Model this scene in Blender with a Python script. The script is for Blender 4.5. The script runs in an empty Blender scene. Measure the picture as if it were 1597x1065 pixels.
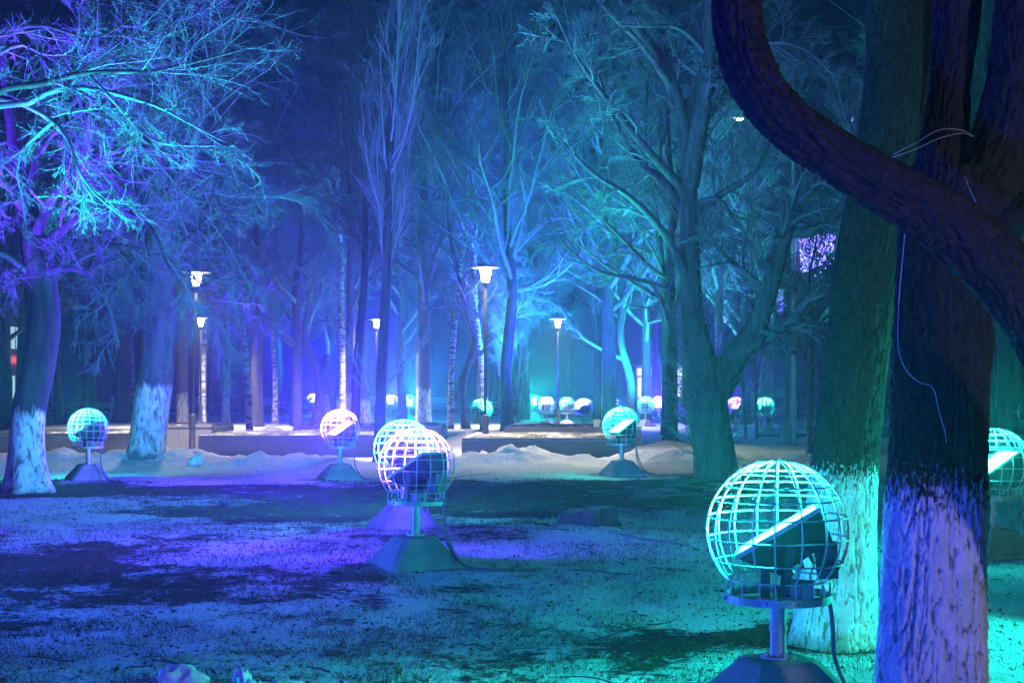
import bpy, math, random
import numpy as np
from mathutils import Vector, Matrix

SC = bpy.context.scene
COL = SC.collection
RAD = math.radians
random.seed(7)

# ------------------------------------------------------------------ camera
FPX, CXP, HOR, EYE = 2218.0, 798.5, 605.0, 1.6       # focal length in photo pixels, centre column, horizon row, eye height
cam_d = bpy.data.cameras.new('camera'); cam = bpy.data.objects.new('camera', cam_d); COL.objects.link(cam)
cam.location = (0, 0, EYE); cam.rotation_euler = (RAD(90), 0, 0)
cam_d.sensor_width = 36.0; cam_d.lens = FPX / 1597.0 * 36.0
cam_d.shift_y = (HOR - 532.5) / 1597.0
cam_d.clip_start = 0.05; cam_d.clip_end = 2000
SC.camera = cam

# ------------------------------------------------------------------ night sky
w = bpy.data.worlds.new('World'); SC.world = w; w.use_nodes = True
wn = w.node_tree
bg = wn.nodes['Background']
sky = wn.nodes.new('ShaderNodeTexSky'); sky.sky_type = 'NISHITA'; sky.sun_disc = False
sky.sun_elevation = RAD(2.0); sky.sun_rotation = RAD(180); sky.air_density = 1.6; sky.dust_density = 1.0; sky.ozone_density = 8.0
wn.links.new(sky.outputs[0], bg.inputs[0]); bg.inputs[1].default_value = 0.012  # dusk sky left over

SC.view_settings.view_transform = 'Standard'; SC.view_settings.look = 'None'
SC.view_settings.exposure = 0.0; SC.view_settings.gamma = 1.0; SC.view_settings.use_curve_mapping = False
cy = SC.cycles
cy.use_denoising = True
cy.max_bounces = 3; cy.diffuse_bounces = 2; cy.glossy_bounces = 1; cy.transmission_bounces = 2; cy.volume_bounces = 0; cy.transparent_max_bounces = 6
cy.sample_clamp_indirect = 2.0; cy.sample_clamp_direct = 0.0
cy.caustics_reflective = False; cy.caustics_refractive = False
cy.use_light_tree = True
cy.use_adaptive_sampling = True; cy.adaptive_threshold = 0.04

CYAN = (0.010, 1.0, 0.82)
TEAL = (0.02, 0.80, 0.95)
VIOLET = (0.075, 0.022, 1.0)
DEEP = (0.022, 0.024, 1.0)
PURPLE = (0.62, 0.56, 1.0)
BLUE = (0.03, 0.11, 1.0)
HAZE_DENSITY = 0.0021

# ------------------------------------------------------------------ helpers
def at(px, py, d):
    return np.array([(px - CXP) / FPX * d, d, EYE + (HOR - py) / FPX * d])
def dist(base_y):
    return EYE * FPX / (base_y - HOR)
def ground_at(px, base_y):
    d = dist(base_y); return np.array([(px - CXP) / FPX * d, d, 0.0])

def mesh_np(name, verts, faces, smooth=True):
    """faces: list of (m,k) int arrays"""
    me = bpy.data.meshes.new(name)
    verts = np.asarray(verts, np.float32)
    me.vertices.add(len(verts)); me.vertices.foreach_set('co', verts.ravel())
    fs = [np.asarray(f, np.int32) for f in faces if len(f)]
    nl = sum(f.size for f in fs); nf = sum(len(f) for f in fs)
    me.loops.add(nl); me.loops.foreach_set('vertex_index', np.concatenate([f.ravel() for f in fs]))
    tot = np.concatenate([np.full(len(f), f.shape[1], np.int32) for f in fs])
    start = np.concatenate([[0], np.cumsum(tot)[:-1]]).astype(np.int32)
    me.polygons.add(nf); me.polygons.foreach_set('loop_start', start)
    me.polygons.foreach_set('use_smooth', np.full(nf, smooth, bool))
    me.update(calc_edges=True); me.validate()
    return me

class MB:
    """collects simple shapes into one mesh"""
    def __init__(s): s.v = []; s.f = {}; s.n = 0
    def add(s, v, faces):
        v = np.asarray(v, float)
        for f in faces:
            f = np.asarray(f, int) + s.n
            if f.ndim == 1: f = f[None]
            s.f.setdefault(f.shape[1], []).append(f)
        s.v.append(v); s.n += len(v); return s
    def hexa(s, p):       # 8 points: bottom 4 ccw, top 4 ccw
        return s.add(p, [[(0,3,2,1),(4,5,6,7),(0,1,5,4),(1,2,6,5),(2,3,7,6),(3,0,4,7)]])
    def box(s, c, d, rz=0.0):
        x, y, z = np.array(d) / 2
        p = np.array([(-x,-y,-z),(x,-y,-z),(x,y,-z),(-x,y,-z),(-x,-y,z),(x,-y,z),(x,y,z),(-x,y,z)])
        if rz:
            cs, sn = math.cos(rz), math.sin(rz); p = np.c_[p[:,0]*cs-p[:,1]*sn, p[:,0]*sn+p[:,1]*cs, p[:,2]]
        return s.hexa(p + np.array(c))
    def tube(s, pts, r, sides=8, closed=False, caps=True):
        pts = np.asarray(pts, float); K = len(pts)
        r = np.broadcast_to(np.asarray(r, float), (K,))
        v, q = tube_arrays(pts[None], r[None], sides, closed)
        fs = [q]
        if caps and not closed:
            fs += [np.arange(sides)[::-1][None], (np.arange(sides) + (K-1)*sides)[None]]
        return s.add(v, fs)
    def lathe(s, prof, seg=24, c=(0,0,0), cap0=False, cap1=False):
        prof = np.asarray(prof, float); a = np.linspace(0, 2*math.pi, seg, endpoint=False)
        v = np.concatenate([np.c_[r*np.cos(a), r*np.sin(a), np.full(seg, z)] for r, z in prof]) + np.array(c)
        K = len(prof); i = np.arange(seg); j = (i+1) % seg
        q = np.concatenate([np.c_[k*seg+i, k*seg+j, (k+1)*seg+j, (k+1)*seg+i] for k in range(K-1)])
        fs = [q]
        if cap0: fs.append(i[::-1][None])
        if cap1: fs.append((i + (K-1)*seg)[None])
        return s.add(v, fs)
    def mesh(s, name, smooth=False):
        return mesh_np(name, np.concatenate(s.v), [np.concatenate(f) for f in s.f.values()], smooth)
    def build(s, name, mat, parent=None, smooth=False):
        return link(name, s.mesh(name, smooth), mat, parent)

def tube_arrays(P, R, S, closed=False):
    """P (N,K,3), R (N,K) -> verts, quads"""
    N, K, _ = P.shape
    if closed:
        T = np.roll(P, -1, 1) - np.roll(P, 1, 1)
    else:
        T = np.empty_like(P); T[:, 1:-1] = P[:, 2:] - P[:, :-2]; T[:, 0] = P[:, 1] - P[:, 0]; T[:, -1] = P[:, -1] - P[:, -2]
    T /= np.linalg.norm(T, axis=2, keepdims=True) + 1e-9
    D = P[:, -1] - P[:, 0]
    if closed: D = np.cross(T[:, 0], T[:, K//4])
    ref = np.where(np.abs(D[:, 2:3]) > 0.75*np.linalg.norm(D, axis=1, keepdims=True), np.array([[1.0, 0.13, 0.0]]), np.array([[0.0, 0.13, 1.0]]))
    ref = ref[:, None, :] + 0*P
    U = np.cross(ref, T); U /= np.linalg.norm(U, axis=2, keepdims=True) + 1e-9
    V = np.cross(T, U)
    a = np.arange(S) / S * 2*math.pi
    ring = P[:, :, None, :] + R[:, :, None, None] * (U[:, :, None, :]*np.cos(a)[None, None, :, None] + V[:, :, None, :]*np.sin(a)[None, None, :, None])
    verts = ring.reshape(-1, 3)
    n = np.arange(N)[:, None, None]*K*S; i = np.arange(S)[None, None, :]; j = (i+1) % S
    k = np.arange(K if closed else K-1)[None, :, None]; k2 = (k+1) % K
    q = np.stack(np.broadcast_arrays(n+k*S+i, n+k*S+j, n+k2*S+j, n+k2*S+i), -1).reshape(-1, 4)
    return verts, q

def link(name, me, mat=None, parent=None):
    o = bpy.data.objects.new(name, me); COL.objects.link(o)
    if mat is not None and len(me.materials) == 0: me.materials.append(mat)
    if parent is not None: o.parent = parent
    return o
def tag(o, label=None, cat=None, group=None, kind=None):
    if label: o['label'] = label
    if cat: o['category'] = cat
    if group: o['group'] = group
    if kind: o['kind'] = kind
    return o
def empty(name, loc=(0,0,0), rz=0.0):
    o = bpy.data.objects.new(name, None); COL.objects.link(o); o.empty_display_size = 0.2
    o.location = loc; o.rotation_euler = (0, 0, rz); return o
def copy_tree(o, parent=None):
    c = o.copy(); COL.objects.link(c); c.parent = parent
    for ch in list(o.children): copy_tree(ch, c)
    return c

# numpy value noise
_rng = np.random.default_rng(3)
_LAT = _rng.random((64, 64, 64)).astype(np.float32)
def noise3(p):
    p = np.asarray(p, float); i = np.floor(p).astype(int); f = p - i; f = f*f*(3-2*f)
    out = 0
    for dx in (0, 1):
        for dy in (0, 1):
            for dz in (0, 1):
                wgt = (f[..., 0] if dx else 1-f[..., 0])*(f[..., 1] if dy else 1-f[..., 1])*(f[..., 2] if dz else 1-f[..., 2])
                out = out + wgt*_LAT[(i[..., 0]+dx) % 64, (i[..., 1]+dy) % 64, (i[..., 2]+dz) % 64]
    return out
def fbm2(x, y, s=1.0, oct=4, z=0.0):
    t = 0; a = 1; n = 0
    for k in range(oct):
        t = t + a*noise3(np.stack([x*s*2**k+17.3*k, y*s*2**k+5.1*k, np.full_like(x, z+k*3.3)], -1)); n += a; a *= 0.5
    return t/n

# ------------------------------------------------------------------ materials
def new_mat(name):
    m = bpy.data.materials.new(name); m.use_nodes = True
    nt = m.node_tree; return m, nt, nt.nodes['Principled BSDF']
def N(nt, typ, **kw):
    n = nt.nodes.new(typ)
    for k, v in kw.items(): setattr(n, k, v)
    return n
def noise_node(nt, scale, detail=4, vec=None, rough=0.55):
    n = N(nt, 'ShaderNodeTexNoise'); n.inputs['Scale'].default_value = scale; n.inputs['Detail'].default_value = detail; n.inputs['Roughness'].default_value = rough
    if vec is not None: nt.links.new(vec, n.inputs['Vector'])
    return n
def ramp(nt, fac, stops):
    r = N(nt, 'ShaderNodeValToRGB'); cr = r.color_ramp
    while len(cr.elements) < len(stops): cr.elements.new(0.5)
    for e, (p, c) in zip(cr.elements, stops):
        e.position = p; e.color = (*c, 1) if len(c) == 3 else c
    nt.links.new(fac, r.inputs[0]); return r
def mapping(nt, src, scale):
    m = N(nt, 'ShaderNodeMapping'); m.inputs['Scale'].default_value = scale; nt.links.new(src, m.inputs['Vector']); return m.outputs[0]
def bump(nt, bsdf, h, strength, dist_):
    b = N(nt, 'ShaderNodeBump'); b.inputs['Strength'].default_value = strength; b.inputs['Distance'].default_value = dist_
    nt.links.new(h, b.inputs['Height']); nt.links.new(b.outputs[0], bsdf.inputs['Normal'])
def mixc(nt, fac, a, b):
    m = N(nt, 'ShaderNodeMix', data_type='RGBA')
    nt.links.new(fac, m.inputs[0])
    for v, i in ((a, 6), (b, 7)):
        if isinstance(v, tuple): m.inputs[i].default_value = (*v, 1)
        else: nt.links.new(v, m.inputs[i])
    return m.outputs[2]
def math_node(nt, op, a, b=None, clamp=False):
    m = N(nt, 'ShaderNodeMath', operation=op, use_clamp=clamp)
    for v, i in ((a, 0), (b, 1)):
        if v is None: continue
        if isinstance(v, (int, float)): m.inputs[i].default_value = v
        else: nt.links.new(v, m.inputs[i])
    return m.outputs[0]

def simple_mat(name, c1, c2=None, scale=8.0, rough=0.7, metal=0.0, bmp=0.0, bdist=0.01):
    m, nt, b = new_mat(name)
    co = N(nt, 'ShaderNodeTexCoord').outputs['Object']
    n = noise_node(nt, scale, 5, co)
    r = ramp(nt, n.outputs[0], [(0.3, c1), (0.7, c2 or tuple(x*0.7 for x in c1))])
    nt.links.new(r.outputs[0], b.inputs['Base Color'])
    b.inputs['Roughness'].default_value = rough; b.inputs['Metallic'].default_value = metal
    if bmp: bump(nt, b, n.outputs[0], bmp, bdist)
    return m

def bark_mat(name, dark, light, wash=None, sx=14.0, sz=2.6, bs=0.6, bd=0.03, wash_cover=0.5, seam=0.06, plates=False):
    m, nt, b = new_mat(name)
    co = N(nt, 'ShaderNodeTexCoord').outputs['Object']
    v = mapping(nt, co, (sx, sx, sz))
    n1 = noise_node(nt, 1.0, 6, v, 0.65)
    n2 = noise_node(nt, 3.5, 4, co)
    r = ramp(nt, n1.outputs[0], [(0.34, dark), (0.66, light)])
    col = mixc(nt, math_node(nt, 'MULTIPLY', n2.outputs[0], 0.6), r.outputs[0], tuple(x*0.55 for x in light))
    if wash:
        sep = N(nt, 'ShaderNodeSeparateXYZ'); nt.links.new(co, sep.inputs[0])
        v2 = mapping(nt, co, (sx*2.2, sx*2.2, sz*1.6))
        n3 = noise_node(nt, 1.0, 4, v2, 0.6)
        edge = math_node(nt, 'SUBTRACT', wash, sep.outputs[2])                       # >0 below the paint line
        e2 = math_node(nt, 'ADD', edge, math_node(nt, 'MULTIPLY', math_node(nt, 'SUBTRACT', n3.outputs[0], 0.5), 0.62))
        e3 = math_node(nt, 'MULTIPLY', e2, 9.0, clamp=True)
        flake = ramp(nt, n1.outputs[0], [(0.36-seam+0.02, (0,0,0)), (0.46-seam+0.02, (1,1,1))])
        v4 = mapping(nt, co, (sx*1.2, sx*1.2, sz*2.2)); n4 = noise_node(nt, 1.7, 6, v4, 0.72)
        fl2 = ramp(nt, n4.outputs[0], [(0.40, (0.12,0.12,0.12)), (0.50, (1,1,1))])
        if plates:       # paint lies on the bark plates and misses the furrows
            ra = N(nt, 'ShaderNodeAttribute', attribute_name='ridge')
            fr = math_node(nt, 'ADD', math_node(nt, 'MULTIPLY', ra.outputs['Fac'], 0.45), math_node(nt, 'MULTIPLY', n3.outputs[0], 0.9))
            flake = ramp(nt, fr, [(0.46, (0.30,0.30,0.30)), (0.62, (1,1,1))])
            fl2 = ramp(nt, n4.outputs[0], [(0.33, (0.2,0.2,0.2)), (0.40, (1,1,1))])
        mask = math_node(nt, 'MULTIPLY', math_node(nt, 'MULTIPLY', e3, flake.outputs[0]), fl2.outputs[0])
        dirt = noise_node(nt, 5.0, 5, co)
        paint = ramp(nt, dirt.outputs[0], [(0.3, (0.40,0.39,0.37)), (0.45, (0.62,0.61,0.59)), (0.65, (0.76,0.75,0.73))])
        low = math_node(nt, 'SUBTRACT', 0.34, math_node(nt, 'ADD', sep.outputs[2], math_node(nt, 'MULTIPLY', dirt.outputs[0], 0.34)))
        mud = math_node(nt, 'MULTIPLY', math_node(nt, 'MULTIPLY', low, 5.0, clamp=True), 0.75)
        pc = mixc(nt, mud, paint.outputs[0], (0.10, 0.085, 0.06))
        col = mixc(nt, mask, col, pc)
    nt.links.new(col, b.inputs['Base Color']); b.inputs['Roughness'].default_value = 0.92; b.inputs['Specular IOR Level'].default_value = 0.15
    bump(nt, b, n1.outputs[0], bs, bd)
    return m

def birch_mat(name):
    m, nt, b = new_mat(name)
    co = N(nt, 'ShaderNodeTexCoord').outputs['Object']
    n1 = noise_node(nt, 1.0, 5, mapping(nt, co, (2.2, 2.2, 9.0)), 0.7)
    n2 = noise_node(nt, 1.0, 4, mapping(nt, co, (6, 6, 1.2)), 0.6)
    r = ramp(nt, n1.outputs[0], [(0.44, (0.06,0.055,0.05)), (0.53, (0.62,0.60,0.57))])
    r2 = ramp(nt, n2.outputs[0], [(0.30, (0.05,0.045,0.04)), (0.40, (1,1,1))])
    mx = N(nt, 'ShaderNodeMix', data_type='RGBA', blend_type='MULTIPLY'); mx.inputs[0].default_value = 1
    nt.links.new(r.outputs[0], mx.inputs[6]); nt.links.new(r2.outputs[0], mx.inputs[7])
    nt.links.new(mx.outputs[2], b.inputs['Base Color']); b.inputs['Roughness'].default_value = 0.8
    return m

def emit_mat(name, col, strength, sample=True):
    m = bpy.data.materials.new(name); m.use_nodes = True; nt = m.node_tree; nt.nodes.clear()
    e = N(nt, 'ShaderNodeEmission'); e.inputs[0].default_value = (*col, 1); e.inputs[1].default_value = strength
    o = N(nt, 'ShaderNodeOutputMaterial'); nt.links.new(e.outputs[0], o.inputs[0])
    m.cycles.emission_sampling = 'FRONT' if sample else 'NONE'
    return m

M = {}
M['bark_near'] = bark_mat('bark_near', (0.012,0.010,0.009), (0.052,0.043,0.036), wash=1.27, sx=34, sz=16, bs=0.7, bd=0.012, plates=True)
M['bark_second'] = bark_mat('bark_second', (0.014,0.012,0.010), (0.055,0.048,0.038), wash=1.14, sx=34, sz=16, bs=0.7, bd=0.012, plates=True)
M['bark_limb'] = bark_mat('bark_limb', (0.014,0.012,0.011), (0.055,0.05,0.045), sx=38, sz=38, bs=0.7, bd=0.012)
M['bark_wash'] = bark_mat('bark_wash', (0.025,0.021,0.018), (0.10,0.083,0.068), wash=1.3, sx=9, sz=1.2, bs=0.7, bd=0.04, seam=0.10)
M['bark_wash_b'] = bark_mat('bark_wash_b', (0.05,0.042,0.034), (0.17,0.145,0.12), wash=1.45, sx=9, sz=1.2, bs=0.7, bd=0.04, seam=0.12)
M['bark'] = bark_mat('bark', (0.025,0.021,0.018), (0.10,0.085,0.07), sx=9, sz=1.4, bs=0.7, bd=0.04)
M['bark_pale'] = bark_mat('bark_pale', (0.045,0.04,0.036), (0.16,0.145,0.13), sx=10, sz=2.2, bs=0.9, bd=0.05)
M['birch'] = birch_mat('birch_bark')
M['twig'] = simple_mat('twig_bark', (0.17,0.165,0.16), (0.085,0.082,0.08), 2.0, 0.85)
M['twig_dark'] = simple_mat('twig_dark', (0.10,0.085,0.07), (0.06,0.05,0.042), 2.0, 0.9)
M['twig_paler'] = simple_mat('twig_pale', (0.36,0.35,0.34), (0.20,0.19,0.185), 2.0, 0.8)  # paler, even twig colour
M['concrete'] = simple_mat('concrete', (0.36,0.35,0.33), (0.22,0.215,0.205), 5.0, 0.9, 0, 0.35, 0.02)
M['steel'] = simple_mat('galvanised_steel', (0.50,0.51,0.52), (0.36,0.37,0.38), 14.0, 0.5, 0.55)
M['wire'] = simple_mat('cage_wire', (0.62,0.62,0.62), (0.5,0.5,0.5), 20.0, 0.45, 0.3)
M['housing'] = simple_mat('lamp_housing', (0.075,0.078,0.082), (0.05,0.052,0.055), 10.0, 0.55, 0.2)
M['cable'] = simple_mat('cable_sleeve', (0.18,0.18,0.185), (0.12,0.12,0.12), 20.0, 0.5)
M['black_metal'] = simple_mat('black_metal', (0.025,0.026,0.03), (0.015,0.016,0.018), 8.0, 0.45, 0.3)
M['granite'] = simple_mat('granite', (0.16,0.155,0.155), (0.08,0.08,0.085), 45.0, 0.75, 0, 0.1, 0.004)
M['snow'] = simple_mat('packed_snow', (0.80,0.80,0.81), (0.66,0.66,0.66), 6.0, 0.9, 0, 0.5, 0.03)
M['wood_cut'] = simple_mat('cut_wood', (0.30,0.24,0.17), (0.17,0.13,0.09), 12.0, 0.9, 0, 0.3, 0.01)
M['asphalt'] = simple_mat('asphalt', (0.06,0.06,0.062), (0.11,0.11,0.112), 0.6, 0.8, 0, 0.1, 0.01)
M['pale_wire'] = simple_mat('pale_wire', (0.6,0.6,0.62), (0.5,0.5,0.52), 9.0, 0.5)
M['facade'] = simple_mat('facade_plaster', (0.55,0.55,0.53), (0.45,0.45,0.44), 0.7, 0.9)
M['pale_paint'] = simple_mat('pale_paint', (0.62,0.62,0.61), (0.5,0.5,0.49), 6.0, 0.6)
M['grey_paint'] = simple_mat('grey_paint', (0.30,0.31,0.32), (0.22,0.23,0.24), 6.0, 0.6)

# snowy lawn: snow over dead grass and soil, cover given per point
def lawn_mat():
    m, nt, b = new_mat('snowy_lawn')
    co = N(nt, 'ShaderNodeTexCoord').outputs['Object']
    at_ = N(nt, 'ShaderNodeAttribute', attribute_name='cover')
    n1 = noise_node(nt, 1.7, 8, co, 0.72); n2 = noise_node(nt, 13.0, 4, co, 0.65); n3 = noise_node(nt, 60.0, 3, co)
    s = math_node(nt, 'ADD', math_node(nt, 'MULTIPLY', n1.outputs[0], 0.62), math_node(nt, 'MULTIPLY', n2.outputs[0], 0.26))
    s = math_node(nt, 'ADD', s, math_node(nt, 'MULTIPLY', n3.outputs[0], 0.12))
    s = math_node(nt, 'ADD', s, at_.outputs['Fac'])
    mask = N(nt, 'ShaderNodeMapRange'); mask.interpolation_type = 'SMOOTHSTEP'
    nt.links.new(s, mask.inputs[0]); mask.inputs[1].default_value = 0.96; mask.inputs[2].default_value = 1.04
    soil = ramp(nt, n2.outputs[0], [(0.30, (0.028,0.026,0.016)), (0.5, (0.060,0.058,0.030)), (0.72, (0.10,0.088,0.055))])
    nd = noise_node(nt, 28.0, 4, co)
    sn = ramp(nt, nd.outputs[0], [(0.33, (0.42,0.41,0.39)), (0.46, (0.70,0.70,0.70)), (0.8, (0.80,0.80,0.81))])
    col = mixc(nt, mask.outputs[0], soil.outputs[0], sn.outputs[0])
    nt.links.new(col, b.inputs['Base Color']); b.inputs['Roughness'].default_value = 0.95; b.inputs['Specular IOR Level'].default_value = 0.1
    h = math_node(nt, 'ADD', math_node(nt, 'MULTIPLY', mask.outputs[0], 0.5), math_node(nt, 'ADD', n2.outputs[0], math_node(nt, 'MULTIPLY', n3.outputs[0], 0.4)))
    bump(nt, b, h, 0.9, 0.05)
    return m
M['lawn'] = lawn_mat()
M['grass'] = simple_mat('dead_grass', (0.075,0.08,0.032), (0.10,0.078,0.045), 3.0, 0.9)
M['leaf'] = simple_mat('brown_leaf', (0.05,0.032,0.018), (0.085,0.055,0.03), 9.0, 0.9)

# ------------------------------------------------------------------ ground
TREE_SPOTS = []      # filled below for bare rings round trunks (x, y, radius)
for px, by, r in ((45,768,1.0), (228,728,1.0), (1112,745,1.0), (1305,1000,0.75), (590,725,0.5)):
    g = ground_at(px, by); TREE_SPOTS.append((g[0], g[1], r))

def sstep(a, b, x):
    t = np.clip((x-a)/(b-a), 0, 1); return t*t*(3-2*t)
def ridge_line(x):   # distance of the snowbank crest in front of the planters
    return 29.3 + 0.9*np.sin(x*0.35) + 0.4*np.sin(x*0.9+1)
def ground_h(x, y):
    h = 0.05*(fbm2(x, y, 0.5, 3) - 0.5) + 0.05*(fbm2(x, y, 2.2, 3, 9.0) - 0.5)*np.clip(1.3 - y/60, 0, 1)
    n = fbm2(x, y, 0.55, 4, 4.0)
    n2 = fbm2(x, y, 2.0, 3, 7.0)
    px = CXP + FPX*x/np.maximum(y, 1)
    bank = np.exp(-((y-ridge_line(x))/1.5)**2)*np.clip((n-0.22)*1.0, 0, 1)*(1+0.5*(n2-0.5)*2)
    bank *= 1 - 0.75*np.exp(-((px-620)/60)**2)          # gap by the slim tree
    n4 = fbm2(x, y, 4.5, 3, 15.0)
    h = h + 0.62*bank + np.clip(bank*3, 0, 1)*(0.24*(n4-0.5)+0.10*(fbm2(x, y, 11.0, 3, 25.0)-0.5))
    b2 = np.exp(-((y-39.0)/1.2)**2)*np.clip(n-0.25, 0, 1)*(np.exp(-((px-740)/55)**2) + np.exp(-((px-435)/50)**2) + 0.25*np.exp(-((px-1035)/55)**2))
    h = h + 1.3*b2
    b3 = np.exp(-((y-35.0)/3.0)**2)*sstep(1000, 1150, px)*np.clip(n-0.2, 0, 1)
    h = h + 0.35*b3
    sm = np.exp(-(((x-0.55)/1.3)**2 + ((y-15.6)/0.7)**2))
    h = h + 0.10*sm
    return h
def ground_cover(x, y):
    px = CXP + FPX*x/np.maximum(y, 1)
    lo = fbm2(x, y, 0.45, 3, 2.0)
    y = y + 5.0*(fbm2(x, y, 0.7, 3, 31.0)-0.5)*np.clip(y/25, 0, 1)
    c = 0.545 + 0.30*(lo-0.5)
    c = c - 0.11*sstep(17.0, 18.5, y)*(1-sstep(23.6, 24.4, y))
    c = c + 0.55*sstep(24.0, 25.4, y)
    c = c + 0.22*sstep(980, 1250, px)*(1-sstep(17, 24, y)*(px < 1200))
    c = c + 0.28*np.exp(-((px-40)/120)**2)*np.exp(-((y-18.0)/2.2)**2)
    c = c - 0.10*np.exp(-((y-11.5)/2.5)**2)*(px < 600)
    c = c + 0.06*np.exp(-((y-9.5)/1.5)**2)
    c = c + 0.10*sstep(45, 60, y)
    for tx, ty, r in TREE_SPOTS:
        c = c - 0.55*np.exp(-(((x-tx)**2+(y-ty)**2)/(r*r)))
    return c

ys = np.concatenate([np.linspace(-60, 1.5, 30), 2.0*np.exp(np.arange(0, 500)*0.00865)])
ys = np.unique(np.concatenate([ys, np.arange(25.6, 33.0, 0.085), np.linspace(ys[-1]+5, 260, 20)]))
u = np.linspace(-1, 1, 561)
xs = 9.5*np.sinh(u*3.2)/math.sinh(3.2)*14
GX, GY = np.meshgrid(xs, ys)
GZ = ground_h(GX, GY)
nr, nc = GX.shape
gi = (np.arange(nr-1)[:, None]*nc + np.arange(nc-1)[None, :]).ravel()
gme = mesh_np('ground', np.c_[GX.ravel(), GY.ravel(), GZ.ravel()], [np.c_[gi, gi+1, gi+nc+1, gi+nc]])
ca = gme.attributes.new('cover', 'FLOAT', 'POINT'); ca.data.foreach_set('value', ground_cover(GX, GY).ravel().astype(np.float32))
ground = link('ground', gme, M['lawn']); tag(ground, 'snow-dusted park lawn with dead grass showing through', kind='structure')
def gz(x, y):
    return float(ground_h(np.array([float(x)]), np.array([float(y)]))[0])

# road beyond the fence with kerbs, and the path on the far right
def strip(name, x0, x1, y0, y1, z, t, mat, label):
    mb = MB(); mb.box(((x0+x1)/2, (y0+y1)/2, z-t/2), (x1-x0, y1-y0, t)); o = mb.build(name, mat); tag(o, label, kind='structure'); return o
strip('road', -95, 95, 86, 98, 0.045, 0.05, M['asphalt'], 'dark road beyond the fence')
strip('kerb', -95, 95, 85.6, 85.9, 0.16, 0.2, M['concrete'], 'pale kerb on the near side of the road')
strip('kerb', -95, 95, 98.1, 98.4, 0.16, 0.2, M['concrete'], 'pale kerb on the far side of the road')
strip('path', 8.0, 60, 47, 56, 0.075, 0.08, M['asphalt'], 'grey swept path crossing the park on the right')

# ------------------------------------------------------------------ grass blades and leaf litter
rg = np.random.default_rng(11)
def scatter(n, ymin, ymax, power=1.0):
    t = rg.random(n); y = ymin*(ymax/ymin)**t
    x = (rg.random(n)*1.15-0.075)*1597; x = (x-CXP)/FPX*y
    return x, y
x, y = scatter(300000, 4.2, 27)
cl = fbm2(x, y, 3.0, 3, 21.0)
keep = (rg.random(len(x)) < np.clip(1.35 - 1.6*ground_cover(x, y), 0.02, 1)) & (rg.random(len(x)) < sstep(0.36, 0.60, cl)+0.10)
x, y = x[keep], y[keep]
n = len(x); z = ground_h(x, y)
a = rg.random(n)*2*math.pi; hh = (0.016+0.045*rg.random(n)**1.6); wd = 0.0016 + 0.00022*y
lean = rg.normal(0, 1, (n, 2))*hh[:, None]*0.9
b0 = np.c_[x-np.cos(a)*wd, y-np.sin(a)*wd, z-0.006]; b1 = np.c_[x+np.cos(a)*wd, y+np.sin(a)*wd, z-0.006]
tip = np.c_[x+lean[:, 0], y+lean[:, 1], z+hh]
gv = np.stack([b0, b1, tip], 1).reshape(-1, 3)
o = link('grass', mesh_np('grass', gv, [np.arange(3*n).reshape(-1, 3)], False), M['grass']); tag(o, 'short dead grass sticking out of the thin snow', 'grass', kind='stuff')
x, y = scatter(26000, 4.2, 26); z = ground_h(x, y)+0.006; n = len(x)
keep = rg.random(n) < np.clip(1.0 - 1.0*ground_cover(x, y), 0.03, 1)
x, y, z = x[keep], y[keep], z[keep]; n = len(x)
a = rg.random(n)*2*math.pi; s = (0.009+0.016*rg.random(n))*(0.7+0.03*y); c_, s_ = np.cos(a)*s, np.sin(a)*s
lift = rg.random((n, 4))*s[:, None]*0.9
q = np.stack([np.c_[x+c_, y+s_, z+lift[:, 0]], np.c_[x-s_*0.6, y+c_*0.6, z+lift[:, 1]], np.c_[x-c_, y-s_, z+lift[:, 2]], np.c_[x+s_*0.6, y-c_*0.6, z+lift[:, 3]]], 1).reshape(-1, 3)
o = link('leaves', mesh_np('leaves', q, [np.arange(4*n).reshape(-1, 4)], False), M['leaf']); tag(o, 'scattered dead brown leaves lying on the lawn', 'leaves', kind='stuff')

x, y = scatter(170, 4.6, 20); n = len(x)
hd = rg.random(n)*6.283; tw = []
for k in range(n):
    L_ = rg.uniform(0.10, 0.42); c = [np.array([x[k], y[k], 0.0])]
    for j in range(4):
        hd[k] += rg.normal(0, 0.35); c.append(c[-1]+np.array([math.cos(hd[k])*L_/4, math.sin(hd[k])*L_/4, 0]))
    tw.append(np.array(c))
tw = np.array(tw); tw[..., 2] = ground_h(tw[..., 0], tw[..., 1])+0.006+0.02*rg.random((n, 5))
v_, q_ = tube_arrays(tw, np.broadcast_to(np.linspace(0.005, 0.0025, 5), (n, 5)), 4)
o = link('fallen_twigs', mesh_np('fallen_twigs', v_, [q_]), M['leaf']); tag(o, 'thin fallen twigs strewn over the lawn', 'twigs', kind='stuff')

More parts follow.
